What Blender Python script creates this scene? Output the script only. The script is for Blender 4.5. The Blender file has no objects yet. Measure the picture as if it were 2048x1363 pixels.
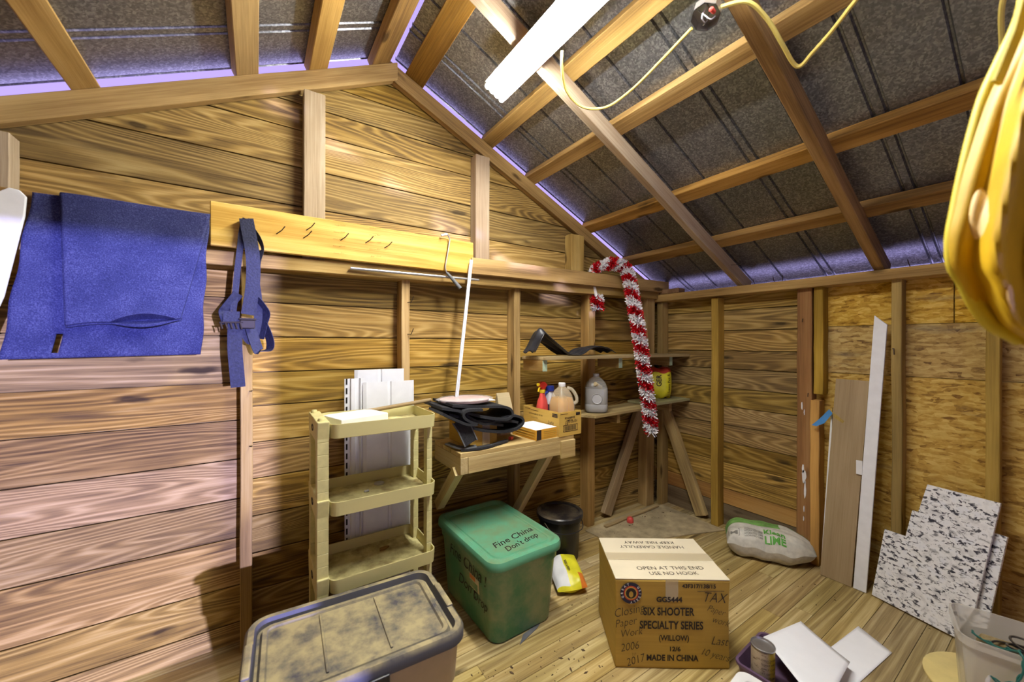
import bpy, bmesh, math, random
from mathutils import Vector, Matrix, Euler
random.seed(7)
PI = math.pi
C = bpy.context.scene.collection

# ------------------------------------------------------------------ camera, world, sun, exposure
F_PX, YAW, ROLL = 770.0, math.radians(33.6), 0.003
CAM = Vector((-2.912, -2.116, 1.400))
cd = bpy.data.cameras.new('camera')
cd.sensor_width = 36.0
cd.lens = 36.0 * F_PX / 2048.0
cd.shift_y = 5.5 / 2048.0
cd.clip_start = 0.02
cd.dof.use_dof = True
cd.dof.focus_distance = 2.4
cd.dof.aperture_fstop = 2.0
cam = bpy.data.objects.new('camera', cd)
C.objects.link(cam)
cam.location = CAM
cam.rotation_euler = (Matrix.Rotation(-YAW, 3, 'Z') @ Matrix.Rotation(PI / 2, 3, 'X') @ Matrix.Rotation(ROLL, 3, 'Z')).to_euler()
bpy.context.scene.camera = cam

W = bpy.data.worlds.new('sky'); bpy.context.scene.world = W
W.use_nodes = True
W.node_tree.nodes['Background'].inputs[0].default_value = (0.52, 0.40, 0.95, 1)
W.node_tree.nodes['Background'].inputs[1].default_value = 1.2
_n = W.node_tree.nodes; _l = W.node_tree.links          # violet evening sky above, brighter pale ground below the horizon
_g = _n.new('ShaderNodeTexCoord'); _s = _n.new('ShaderNodeSeparateXYZ'); _r = _n.new('ShaderNodeValToRGB')
_m = _n.new('ShaderNodeMath'); _m.operation = 'MULTIPLY_ADD'; _m.inputs[1].default_value = .5; _m.inputs[2].default_value = .5
_l.new(_g.outputs['Generated'], _s.inputs[0]); _l.new(_s.outputs[2], _m.inputs[0]); _l.new(_m.outputs[0], _r.inputs[0])
_r.color_ramp.elements[0].position = .46; _r.color_ramp.elements[0].color = (1.45, 1.25, 2.5, 1)
_r.color_ramp.elements[1].position = .52; _r.color_ramp.elements[1].color = (0.46, 0.35, 0.85, 1)
_l.new(_r.outputs[0], _n['Background'].inputs[0])

sl = bpy.data.lights.new('low_sun', 'SUN'); sl.energy = 8.0; sl.color = (0.43, 0.42, 1.0); sl.angle = math.radians(1.0)
so = bpy.data.objects.new('low_sun', sl); C.objects.link(so)
so.rotation_euler = Vector((-0.20, 1.0, -0.05)).to_track_quat('-Z', 'Y').to_euler()

vs = bpy.context.scene.view_settings
vs.view_transform = 'Standard'; vs.look = 'None'; vs.gamma = 1.0; vs.use_curve_mapping = False
vs.exposure = 0.16
TUBE_POWER = 150.0

# ------------------------------------------------------------------ where a pixel's line of sight meets a real plane
def ray(px, py):
    r = (px - 1024.0) / F_PX; u = (687.0 - py) / F_PX
    r, u = r + ROLL * u, u - ROLL * r
    return Vector((math.sin(YAW) + r * math.cos(YAW), math.cos(YAW) - r * math.sin(YAW), u))
def at_y(px, py, y):
    d = ray(px, py); return CAM + d * ((y - CAM.y) / d.y)
def at_x(px, py, x):
    d = ray(px, py); return CAM + d * ((x - CAM.x) / d.x)
def at_z(px, py, z):
    d = ray(px, py); return CAM + d * ((z - CAM.z) / d.z)

# ------------------------------------------------------------------ materials
class NT:
    def __init__(s, name):
        s.m = bpy.data.materials.new(name); s.m.use_nodes = True
        s.t = s.m.node_tree; s.b = s.t.nodes['Principled BSDF']
    def n(s, typ, ins=None, **kw):
        nd = s.t.nodes.new(typ)
        for k, v in kw.items(): setattr(nd, k, v)
        for k, v in (ins or {}).items():
            sk = nd.inputs[k]
            if isinstance(v, bpy.types.NodeSocket): s.t.links.new(v, sk)
            else: sk.default_value = v
        return nd
    def obj(s): return s.n('ShaderNodeTexCoord').outputs['Object']
    def math(s, op, a, b=None, c=None):
        d = {0: a}
        if b is not None: d[1] = b
        if c is not None: d[2] = c
        return s.n('ShaderNodeMath', d, operation=op).outputs[0]
    def ramp(s, fac, stops, interp='LINEAR'):
        nd = s.n('ShaderNodeValToRGB', {0: fac}); cr = nd.color_ramp; cr.interpolation = interp
        while len(cr.elements) > 1: cr.elements.remove(cr.elements[0])
        for i, (p, c) in enumerate(stops):
            e = cr.elements[0] if i == 0 else cr.elements.new(p)
            e.position = p; e.color = (c, c, c, 1) if not hasattr(c, '__len__') else (*c, 1)
        return nd.outputs[0]
    def mix(s, fac, a, b, blend='MIX'):
        nd = s.n('ShaderNodeMix', data_type='RGBA', blend_type=blend)
        for k, v in ((0, fac), (6, a), (7, b)):
            if isinstance(v, bpy.types.NodeSocket): s.t.links.new(v, nd.inputs[k])
            else: nd.inputs[k].default_value = v if k == 0 else (*v, 1)
        return nd.outputs[2]
    def noise(s, vec, scale, detail=3, rough=.55, dist=0):
        return s.n('ShaderNodeTexNoise', {'Vector': vec, 'Scale': scale, 'Detail': detail, 'Roughness': rough, 'Distortion': dist})
    def map(s, vec, scale=(1, 1, 1), loc=(0, 0, 0), rot=(0, 0, 0)):
        return s.n('ShaderNodeMapping', {'Vector': vec, 'Scale': scale, 'Location': loc, 'Rotation': rot}).outputs[0]
    def vadd(s, a, b): return s.n('ShaderNodeVectorMath', {0: a, 1: b}, operation='ADD').outputs[0]
    def out(s, col=None, rough=.6, metal=0, bump=None, bstr=.3, bdist=.01, spec=.4):
        B = s.b.inputs
        for k, v in (('Base Color', col), ('Roughness', rough), ('Metallic', metal), ('Specular IOR Level', spec)):
            if v is None: continue
            if isinstance(v, bpy.types.NodeSocket): s.t.links.new(v, B[k])
            else: B[k].default_value = (*v, 1) if k == 'Base Color' else v
        if bump is not None:
            bn = s.n('ShaderNodeBump', {'Height': bump, 'Strength': bstr, 'Distance': bdist})
            s.t.links.new(bn.outputs[0], B['Normal'])
        return s.m

def plain(name, col, rough=.5, metal=0, spec=.4, vary=.12, scale=18, bump=0):
    """one colour with slight mottling"""
    s = NT(name); o = s.obj()
    f = s.noise(o, scale, 4).outputs['Fac']
    dk = tuple(c * (1 - vary * 1.6) for c in col); lt = tuple(min(1, c * (1 + vary)) for c in col)
    c = s.ramp(f, [(.3, dk), (.7, lt)])
    return s.out(c, rough, metal, f if bump else None, bump or .1, .004, spec)

def wood(name, dark, mid, light, rings=48, across=3.2, along=.30, streak=.46, rough=.72, var=.5, stain=.5, knots=True, stain_col=(.05, .035, .022)):
    """sawn timber, grain along local X, a different piece for every plank (rnd) and object"""
    s = NT(name); o = s.obj()
    rnd = s.n('ShaderNodeAttribute', attribute_name='rnd').outputs['Fac']
    oi = s.n('ShaderNodeObjectInfo').outputs['Random']
    r = s.math('FRACT', s.math('ADD', s.math('MULTIPLY', rnd, 7.31), s.math('MULTIPLY', oi, 3.77)))
    off = s.n('ShaderNodeCombineXYZ', {0: s.math('MULTIPLY', r, 91.0), 1: s.math('MULTIPLY', r, 37.0), 2: s.math('MULTIPLY', r, 53.0)}).outputs[0]
    v = s.vadd(o, off)
    n1 = s.noise(s.map(v, (along, across, across)), 1.0, 2.5, .5, .25).outputs['Fac']
    g = s.math('POWER', s.math('MULTIPLY_ADD', s.math('SINE', s.math('MULTIPLY', n1, rings * 6.283)), .5, .5), 1.6)
    st = s.noise(s.map(v, (1.6, 95, 95)), 1.0, 4, .7).outputs['Fac']
    st2 = s.noise(s.map(v, (5, 210, 210)), 1.0, 2, .6).outputs['Fac']
    bl = s.noise(s.map(v, (1.2, 4.5, 4.5)), 1.0, 4, .6).outputs['Fac']
    val = s.math('ADD', s.math('MULTIPLY', g, .24), s.math('MULTIPLY', st, streak))
    val = s.math('ADD', val, s.math('MULTIPLY', s.math('SUBTRACT', bl, .5), .55))
    val = s.math('ADD', val, s.math('MULTIPLY', s.math('SUBTRACT', st2, .5), .35))
    col = s.ramp(val, [(.06, dark), (.36, mid), (.66, light)])
    hv = s.n('ShaderNodeHueSaturation', {'Color': col, 'Hue': s.math('MULTIPLY_ADD', r, -.012, .510), 'Saturation': s.math('MULTIPLY_ADD', s.math('FRACT', s.math('MULTIPLY', r, 13.7)), .2, .86),
                                         'Value': s.math('MULTIPLY_ADD', s.math('FRACT', s.math('MULTIPLY', r, 5.3)), var, 1 - var * .5)}).outputs[0]
    if stain:
        sf = s.noise(s.map(v, (.8, 9, 9)), 1.6, 6, .68).outputs['Fac']
        hv = s.mix(s.math('MULTIPLY', s.ramp(sf, [(.55, 0), (.74, 1)]), stain), hv, stain_col)
    if knots:
        vo = s.n('ShaderNodeTexVoronoi', {'Vector': s.vadd(s.map(v, (1.9, 8, 8)), s.n('ShaderNodeVectorMath', {0: s.noise(v, 9, 2).outputs['Color'], 'Scale': .22}, operation='SCALE').outputs[0]), 'Scale': 1.0})
        hv = s.mix(s.ramp(vo.outputs['Distance'], [(.07, .85), (.15, 0)]), hv, tuple(c * .35 for c in dark))
    return s.out(hv, rough, 0, s.math('ADD', st, s.math('MULTIPLY', g, .5)), .28, .004, .25)

M = {}
M['board'] = wood('weathered_boards', (.070, .036, .008), (.31, .182, .040), (.54, .36, .115))
M['floorboard'] = wood('floor_boards', (.19, .12, .04), (.39, .275, .105), (.59, .46, .23), rings=12, across=6, stain=.55, streak=.5, var=.22, stain_col=(.16, .11, .055), rough=.6)
M['stud'] = wood('stud_timber', (.18, .095, .022), (.40, .24, .068), (.56, .38, .14), rings=6, stain=.3, var=.3, rough=.75)
M['rafter'] = wood('rafter_timber', (.12, .058, .012), (.34, .185, .042), (.50, .30, .085), rings=7, stain=.35, var=.35)
M['gold'] = wood('golden_timber', (.25, .13, .03), (.47, .285, .082), (.60, .40, .15), rings=6, stain=.25, var=.2)
M['pine'] = wood('new_pine', (.48, .26, .045), (.74, .48, .12), (.86, .63, .23), rings=7, across=5, streak=.3, stain=0, var=.12, rough=.5)
M['treated'] = wood('treated_lumber', (.24, .145, .018), (.43, .27, .042), (.56, .38, .09), rings=4, streak=.3, stain=.12, var=.2)
M['orange_lumber'] = wood('amber_lumber', (.36, .15, .008), (.58, .27, .02), (.68, .36, .05), rings=4, streak=.2, stain=.05, var=.05)
M['brown_board'] = wood('brown_board', (.13, .055, .020), (.27, .13, .052), (.37, .20, .09), rings=5, stain=.2, var=.05)
M['grey_beam'] = wood('grey_sawn_timber', (.20, .13, .075), (.38, .275, .17), (.52, .42, .29), rings=4, streak=.6, stain=.25, var=.1, knots=False)
M['bench_wood'] = wood('bench_lumber', (.30, .18, .06), (.52, .37, .15), (.66, .52, .27), rings=5, stain=.35, var=.2, stain_col=(.12, .08, .03))
M['shelf_wood'] = wood('shelf_lumber', (.18, .11, .045), (.40, .27, .11), (.55, .41, .20), rings=5, stain=.45, var=.25)
M['laminate_plank'] = wood('oak_laminate', (.20, .135, .065), (.32, .225, .115), (.40, .295, .165), rings=3, streak=.5, stain=.25, var=.02, knots=False, rough=.45, stain_col=(.16, .10, .055))
M['dowel'] = wood('dowel_wood', (.20, .14, .07), (.34, .25, .13), (.45, .34, .19), rings=3, stain=.2, var=.05, knots=False)

def osb():
    s = NT('strand_board'); o = s.obj()
    d = s.noise(o, 5, 3).outputs['Color']
    vv = s.vadd(o, s.n('ShaderNodeVectorMath', {0: d, 'Scale': .05}, operation='SCALE').outputs[0])
    a = s.n('ShaderNodeTexVoronoi', {'Vector': s.map(vv, (24, 70, 70), rot=(0, .5, 0)), 'Scale': 1.0, 'Randomness': 1.0}).outputs['Color']
    b = s.n('ShaderNodeTexVoronoi', {'Vector': s.map(vv, (20, 85, 85), rot=(0, -.75, 0)), 'Scale': 1.0}).outputs['Color']
    ga = s.n('ShaderNodeSeparateColor', {0: a}).outputs[0]; gb = s.n('ShaderNodeSeparateColor', {0: b}).outputs[1]
    f = s.math('MULTIPLY_ADD', ga, .5, s.math('MULTIPLY', gb, .5))
    f = s.math('ADD', f, s.math('MULTIPLY', s.math('SUBTRACT', s.noise(o, 60, 3).outputs['Fac'], .5), .5))
    c = s.ramp(f, [(.05, (.20, .10, .018)), (.3, (.42, .245, .042)), (.55, (.55, .345, .070)), (.85, (.66, .46, .13))])
    rnd = s.n('ShaderNodeAttribute', attribute_name='rnd').outputs['Fac']
    c = s.n('ShaderNodeHueSaturation', {'Color': c, 'Value': s.math('MULTIPLY_ADD', rnd, .5, .62), 'Saturation': s.math('MULTIPLY_ADD', rnd, .35, .75)}).outputs[0]
    dirt = s.ramp(s.noise(s.map(o, (2, 3, 9)), 1.3, 4).outputs['Fac'], [(.60, 0), (.74, .5)])
    c = s.mix(dirt, c, (.075, .09, .10))
    return s.out(c, .75, 0, f, .25, .003, .25)
M['osb'] = osb()

def galv():
    s = NT('galvanised_sheet'); o = s.obj()
    vo = s.n('ShaderNodeTexVoronoi', {'Vector': s.vadd(o, s.n('ShaderNodeVectorMath', {0: s.noise(o, 40, 2).outputs['Color'], 'Scale': .02}, operation='SCALE').outputs[0]), 'Scale': 150.0}).outputs['Color']
    g = s.n('ShaderNodeSeparateColor', {0: vo}).outputs[0]
    big = s.noise(s.map(o, (1, 6, 1)), 1.2, 4).outputs['Fac']
    c = s.ramp(s.math('ADD', s.math('MULTIPLY', g, .75), s.math('MULTIPLY', big, .3)), [(.2, (.17, .176, .195)), (.6, (.25, .26, .285)), (1, (.44, .455, .49))])
    ro = s.ramp(g, [(0, .28), (1, .40)])
    return s.out(c, ro, .75, big, .1, .01, .5)
M['galv'] = galv()

def granite():
    s = NT('speckled_laminate'); o = s.obj()
    v = s.map(o, (1, 1, 1))
    a = s.noise(s.map(v, (40, 62, 62), rot=(0, 0, .6)), 1.0, 6, .62, .6).outputs['Fac']
    b = s.noise(s.map(v, (7, 13, 13), rot=(0, 0, .6)), 1.0, 3).outputs['Fac']
    c0 = s.ramp(s.noise(v, 22, 4).outputs['Fac'], [(.3, (.62, .62, .64)), (.5, (.84, .84, .85)), (.7, (.76, .78, .84))])
    k = s.math('MULTIPLY', s.ramp(a, [(.525, 0), (.585, 1)]), s.ramp(b, [(.34, 0), (.47, 1)]))
    c = s.mix(k, c0, (.035, .035, .055))
    sp = s.ramp(s.noise(v, 75, 2).outputs['Fac'], [(.67, 0), (.73, .8)])
    c = s.mix(sp, c, (.10, .10, .12))
    return s.out(c, .28, 0, None, spec=.5)
M['granite'] = granite()

def carpet():
    s = NT('blue_carpet'); o = s.obj()
    f = s.noise(o, 260, 4, .8).outputs['Fac']; b = s.noise(o, 9, 4).outputs['Fac']
    v = s.math('ADD', s.math('MULTIPLY', f, .9), s.math('MULTIPLY', b, .28))
    c = s.ramp(v, [(.36, (.014, .016, .062)), (.6, (.045, .052, .155)), (.85, (.17, .18, .34))])
    return s.out(c, .95, 0, f, .8, .006, .1)
M['carpet'] = carpet()

def card(name, base, dirt=.25):
    s = NT(name); o = s.obj()
    w = s.noise(s.map(o, (3, 3, 120)), 1.0, 2).outputs['Fac']
    c = s.ramp(w, [(.3, tuple(x * .88 for x in base)), (.7, base)])
    d = s.ramp(s.noise(o, 7, 5).outputs['Fac'], [(.5, 0), (.75, dirt)])
    c = s.mix(d, c, tuple(x * .55 for x in base))
    return s.out(c, .7, 0, w, .15, .002, .3)
M['card'] = card('brown_cardboard', (.50, .325, .060))
M['card_yellow'] = card('amber_cardboard', (.62, .40, .085), .12)
M['card_orange'] = card('orange_cardboard', (.70, .36, .035), .1)
M['card_pale'] = card('pale_cardboard', (.72, .64, .46), .15)
M['kraft'] = card('pale_kraft_paper', (.58, .47, .27), .3)

def dusty(name, base, dust, amt=(.42, .62), scale=9, rough=.55, top=True):
    """plastic with settled dust on surfaces that face up"""
    s = NT(name); o = s.obj()
    f = s.noise(s.map(o, (1, 1, 1)), scale, 6, .65).outputs['Fac']
    k = s.ramp(f, [(amt[0], 0), (amt[1], 1)])
    if top:
        nz = s.n('ShaderNodeSeparateXYZ', {0: s.n('ShaderNodeNewGeometry').outputs['Normal']}).outputs[2]
        k = s.math('MULTIPLY', k, s.ramp(nz, [(.3, 0), (.8, 1)]))
    c = s.mix(k, base, dust)
    return s.out(c, rough, 0, f, .06, .004, .35)
M['tote_lid'] = dusty('dusty_grey_lid', (.060, .060, .072), (.38, .315, .165), (.30, .60), 12)
M['tote_body'] = plain('taupe_plastic', (.44, .37, .265), .45, vary=.05)
M['green_lid'] = dusty('dusty_green_lid', (.11, .34, .20), (.20, .20, .08), (.42, .78), 6, .35)
M['green_body'] = dusty('green_plastic', (.050, .245, .125), (.34, .38, .23), (.40, .72), 5, .3, top=False)
M['cream'] = plain('cream_plastic', (.63, .575, .265), .45, vary=.08, scale=30)
M['cream_dirty'] = dusty('dirty_cream_plastic', (.63, .575, .265), (.20, .145, .05), (.38, .70), 13, .6)
M['white_vinyl'] = plain('white_vinyl', (.74, .76, .80), .35, vary=.03)
M['white_paint'] = plain('white_paint', (.78, .79, .82), .4, vary=.04)
M['white_board'] = plain('white_foam_board', (.80, .80, .78), .5, vary=.04)
M['paper'] = plain('white_paper', (.92, .93, .96), .6, vary=.01)
M['black_plastic'] = dusty('black_plastic', (.016, .016, .020), (.20, .16, .10), (.45, .66), 6, .3)
M['ink'] = plain('dark_print', (.022, .014, .012), .6, vary=.05)
M['marker'] = plain('black_marker', (.030, .020, .018), .55, vary=.05)
M['faint_ink'] = plain('faint_ink', (.30, .18, .06), .6)
M['navy'] = plain('navy_print', (.012, .014, .045), .5, vary=.05)
M['red_print'] = plain('red_print', (.52, .05, .025), .5, vary=.05)
M['white_print'] = plain('white_print', (.75, .75, .75), .5, vary=.03)
M['green_print'] = plain('green_print', (.10, .38, .045), .5, vary=.1)
M['grey_print'] = plain('grey_print', (.20, .19, .16), .6, vary=.1)
M['steel'] = plain('zinc_steel', (.46, .46, .47), .35, .85, vary=.1)
M['nail'] = plain('rusty_nail', (.07, .045, .03), .5, .6)
M['webbing'] = plain('navy_webbing', (.017, .020, .050), .7, vary=.25, scale=120, bump=.5)
M['black_cloth'] = plain('black_neoprene', (.020, .021, .025), .75, vary=.3, scale=160, bump=.4)
M['grey_edge'] = plain('grey_binding', (.12, .125, .13), .7)
M['black_rubber'] = plain('black_vinyl_cloth', (.022, .023, .028), .38, vary=.3, scale=20)
M['red_tinsel'] = plain('red_foil', (.60, .008, .015), .25, .25, vary=.25, scale=60)
M['white_tinsel'] = plain('white_foil', (.88, .88, .90), .3, 0, vary=.06, scale=60)
M['cable'] = plain('yellow_cable', (.72, .60, .16), .45, vary=.05)
M['yellow_coat'] = plain('yellow_vinyl', (.58, .36, .008), .5, vary=.14, scale=9)
M['yellow_hem'] = plain('yellow_hem', (.68, .55, .04), .5, vary=.08)
M['peach'] = plain('peach_lining', (.86, .62, .27), .55, vary=.06)
M['purple'] = plain('purple_plastic', (.125, .075, .135), .4, vary=.1)
M['red'] = plain('red_plastic', (.62, .035, .02), .35, vary=.05)
M['red_spray'] = plain('coral_plastic', (.66, .08, .065), .35, vary=.06)
M['yellow'] = plain('yellow_plastic', (.78, .55, .02), .4, vary=.05)
M['pale_yellow'] = plain('pale_yellow_plastic', (.78, .63, .25), .5, vary=.05)
M['blue'] = plain('blue_plastic', (.03, .06, .42), .35, vary=.08)
M['blue_tape'] = plain('blue_tape', (.06, .24, .55), .6, vary=.08)
M['sawdust'] = plain('dusty_panel', (.40, .32, .185), .9, vary=.25, scale=11, bump=.3)
M['debris'] = plain('dry_leaf', (.075, .042, .018), .8, vary=.3)
M['mud'] = plain('mud_nest', (.40, .29, .14), .9, vary=.3, scale=60, bump=.6)
M['grey_fascia'] = plain('grey_fascia', (.42, .42, .46), .6)
M['pink_plate'] = plain('pink_foam', (.60, .42, .38), .5, vary=.12)
M['yellow_bag'] = plain('yellow_film', (.74, .68, .03), .35, vary=.08)
M['white_bag'] = plain('white_woven_sack', (.60, .58, .50), .45, vary=.12, scale=30)
M['orange_print'] = plain('orange_print', (.70, .20, .03), .4)
M['grey_flap'] = plain('grey_scrap', (.13, .135, .155), .6)
M['dark'] = plain('dark_backing', (.012, .010, .009), .9)
M['green_wire'] = plain('green_wire', (.02, .13, .11), .4)
M['brass'] = plain('pale_rod', (.30, .29, .27), .35, .7)

def glassy(name, col, rough=.15, alpha=.35, trans=.0):
    s = NT(name); s.b.inputs['Alpha'].default_value = alpha
    return s.out(col, rough, 0, None, spec=.5)
M['clear_film'] = glassy('clear_film', (.8, .8, .85), .08, .22)
M['tape'] = glassy('clear_tape', (.72, .62, .42), .12, .45)
M['bin_plastic'] = glassy('frosted_plastic', (.72, .69, .62), .2, .42)
M['jug_clear'] = glassy('hazy_jug', (.70, .62, .44), .2, .38)
M['jug_shell'] = glassy('hazy_grey_shell', (.42, .41, .37), .2, .38)
M['orange_plank'] = wood('orange_plank', (.22, .09, .012), (.44, .215, .032), (.56, .31, .07), rings=6, stain=.2, var=.1)
M['grey_plank'] = wood('grey_plank', (.05, .035, .02), (.15, .105, .06), (.24, .18, .11), rings=8, stain=.3, var=.1)
M['jug_milk'] = glassy('milky_jug', (.46, .46, .46), .25, .9)
M['amber'] = glassy('amber_liquid', (.72, .33, .02), .15, .95)
M['clear_bin'] = glassy('smoky_plastic', (.26, .25, .23), .12, .72)

def emit(name, col, st):
    s = NT(name)
    s.b.inputs['Emission Color'].default_value = (*col, 1); s.b.inputs['Emission Strength'].default_value = st
    return s.out((.9, .9, .9), .4)
M['tube'] = emit('fluorescent_tube', (1.0, .98, .93), TUBE_POWER)

def can_label():
    s = NT('worn_can_label'); o = s.obj()
    f = s.noise(s.map(o, (30, 30, 70)), 1.0, 5, .7).outputs['Fac']
    x = s.n('ShaderNodeSeparateXYZ', {0: o}).outputs[0]
    base = s.mix(s.ramp(s.math('ADD', x, s.math('MULTIPLY', f, .02)), [(.0, 0), (.014, 1)]), (.50, .42, .30), (.55, .43, .02))
    return s.out(s.mix(s.ramp(f, [(.55, 0), (.63, .8)]), base, (.13, .075, .035)), .5)
M['can_label'] = can_label()

# ------------------------------------------------------------------ mesh builder and tags
class MB:
    def __init__(s): s.v = []; s.f = []; s.mi = []; s.r = []
    def add(s, vs, fs, mi=0, rnd=None, T=None):
        o = len(s.v); rnd = random.random() if rnd is None else rnd
        for p in vs: s.v.append((T @ Vector(p)) if T is not None else Vector(p))
        for f in fs: s.f.append([i + o for i in f]); s.mi.append(mi); s.r.append(rnd)
        return s
    def box(s, x0, x1, y0, y1, z0, z1, mi=0, rnd=None, T=None):
        vs = [(x, y, z) for z in (z0, z1) for y in (y0, y1) for x in (x0, x1)]
        return s.add(vs, [(0, 2, 3, 1), (4, 5, 7, 6), (0, 1, 5, 4), (2, 6, 7, 3), (0, 4, 6, 2), (1, 3, 7, 5)], mi, rnd, T)
    def prism(s, pts, lo, hi, axis='y', mi=0, rnd=None, T=None):
        n = len(pts)
        def P(a, b, c): return {'y': (a, c, b), 'z': (a, b, c), 'x': (c, a, b)}[axis]
        vs = [P(a, b, lo) for a, b in pts] + [P(a, b, hi) for a, b in pts]
        fs = [list(range(n))[::-1], list(range(n, 2 * n))] + [(i, (i + 1) % n, n + (i + 1) % n, n + i) for i in range(n)]
        return s.add(vs, fs, mi, rnd, T)
    def loft(s, loops, mi=0, rnd=None, cap0=True, cap1=True, T=None):
        n = len(loops[0]); vs = [p for L in loops for p in L]; fs = []
        for k in range(len(loops) - 1):
            for i in range(n):
                j = (i + 1) % n; fs.append((k * n + i, k * n + j, (k + 1) * n + j, (k + 1) * n + i))
        if cap0: fs.append(list(range(n))[::-1])
        if cap1: fs.append([(len(loops) - 1) * n + i for i in range(n)])
        return s.add(vs, fs, mi, rnd, T)
    def tube(s, pts, r, n=8, mi=0, cap=True, T=None, rnd=None):
        pts = [Vector(p) for p in pts]; loops = []; up = None
        for i, p in enumerate(pts):
            d = (pts[min(i + 1, len(pts) - 1)] - pts[max(i - 1, 0)]).normalized()
            if up is None: up = d.orthogonal().normalized()
            up = (up - d * up.dot(d)); up = up.normalized() if up.length > 1e-6 else d.orthogonal().normalized()
            sd = d.cross(up); rr = r[i] if hasattr(r, '__len__') else r
            loops.append([p + (up * math.cos(a) + sd * math.sin(a)) * rr for a in [2 * PI * k / n for k in range(n)]])
        return s.loft(loops, mi, rnd, cap, cap, T)
    def lathe(s, prof, n=28, c=(0, 0, 0), mi=0, T=None, cap0=True, cap1=True, sx=1, sy=1):
        loops = [[(c[0] + r * math.cos(a) * sx, c[1] + r * math.sin(a) * sy, c[2] + z) for a in [2 * PI * k / n for k in range(n)]] for r, z in prof]
        return s.loft(loops, mi, None, cap0, cap1, T)
    def grid(s, fn, nu, nv, mi=0, keep=None, T=None, mif=None):
        vs = [fn(i / nu, j / nv) for j in range(nv + 1) for i in range(nu + 1)]
        rnd = random.random()
        for j in range(nv):
            for i in range(nu):
                if keep and not keep((i + .5) / nu, (j + .5) / nv): continue
        fs = []; ms = []
        for j in range(nv):
            for i in range(nu):
                u, w = (i + .5) / nu, (j + .5) / nv
                if keep and not keep(u, w): continue
                a = j * (nu + 1) + i; fs.append((a, a + 1, a + nu + 2, a + nu + 1)); ms.append(mif(u, w) if mif else mi)
        o = len(s.v)
        for p in vs: s.v.append((T @ Vector(p)) if T is not None else Vector(p))
        for f, m in zip(fs, ms): s.f.append([i + o for i in f]); s.mi.append(m); s.r.append(rnd)
        return s
    def ribbon(s, pts, wdir, w, t=.002, mi=0, T=None):
        pts = [Vector(p) for p in pts]; wd = Vector(wdir).normalized(); loops = []
        for i, p in enumerate(pts):
            d = (pts[min(i + 1, len(pts) - 1)] - pts[max(i - 1, 0)]).normalized()
            x = (wd - d * wd.dot(d)).normalized(); nn = d.cross(x)
            ww = w[i] if hasattr(w, '__len__') else w
            loops.append([p + x * a * ww / 2 + nn * b * t / 2 for a, b in ((-1, -1), (1, -1), (1, 1), (-1, 1))])
        return s.loft(loops, mi, None, True, True, T)
    def text(s, body, size, T, mi=0, bold=0.0, shear=0.0, align='CENTER', xs=1.0, fn=None, space=1.0):
        cu = bpy.data.curves.new('lettering', 'FONT'); cu.body = body; cu.size = size; cu.offset = bold; cu.shear = shear
        cu.align_x = align; cu.align_y = 'CENTER'; cu.resolution_u = 3; cu.space_character = space
        ob = bpy.data.objects.new('lettering', cu); C.objects.link(ob)
        me = bpy.data.meshes.new_from_object(ob.evaluated_get(bpy.context.evaluated_depsgraph_get()))
        vs = [(v.co.x * xs, v.co.y, v.co.z) for v in me.vertices]
        if fn: vs = [fn(*p) for p in vs]
        s.add(vs, [tuple(p.vertices) for p in me.polygons], mi, None, T)
        bpy.data.objects.remove(ob); bpy.data.curves.remove(cu); bpy.data.meshes.remove(me)
        return s
    def build(s, name, mats, parent=None, smooth=False, bevel=0, seg=2, solid=0, sub=0, world=False, M4=None):
        mats = mats if isinstance(mats, (list, tuple)) else [mats]
        me = bpy.data.meshes.new(name)
        off = parent.location if (world and parent is not None) else Vector((0, 0, 0))
        me.from_pydata([tuple(p - off) for p in s.v], [], s.f)
        for m in mats: me.materials.append(M[m] if isinstance(m, str) else m)
        for p, k in zip(me.polygons, s.mi): p.material_index = k
        at = me.attributes.new('rnd', 'FLOAT', 'FACE')
        for i, k in enumerate(s.r): at.data[i].value = k
        bm = bmesh.new(); bm.from_mesh(me); bmesh.ops.recalc_face_normals(bm, faces=bm.faces); bm.to_mesh(me); bm.free()
        if smooth:
            for p in me.polygons: p.use_smooth = True
            try: me.set_sharp_from_angle(angle=math.radians(40))
            except Exception: pass
        me.update()
        o = bpy.data.objects.new(name, me); C.objects.link(o)
        if parent is not None: o.parent = parent
        if M4 is not None: o.matrix_local = M4
        if solid:
            md = o.modifiers.new('thickness', 'SOLIDIFY'); md.thickness = solid; md.offset = 0
        if sub:
            md = o.modifiers.new('smooth', 'SUBSURF'); md.levels = sub; md.render_levels = sub
        if bevel:
            md = o.modifiers.new('edge', 'BEVEL'); md.width = bevel; md.segments = seg; md.limit_method = 'ANGLE'; md.angle_limit = math.radians(40)
        return o

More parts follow.
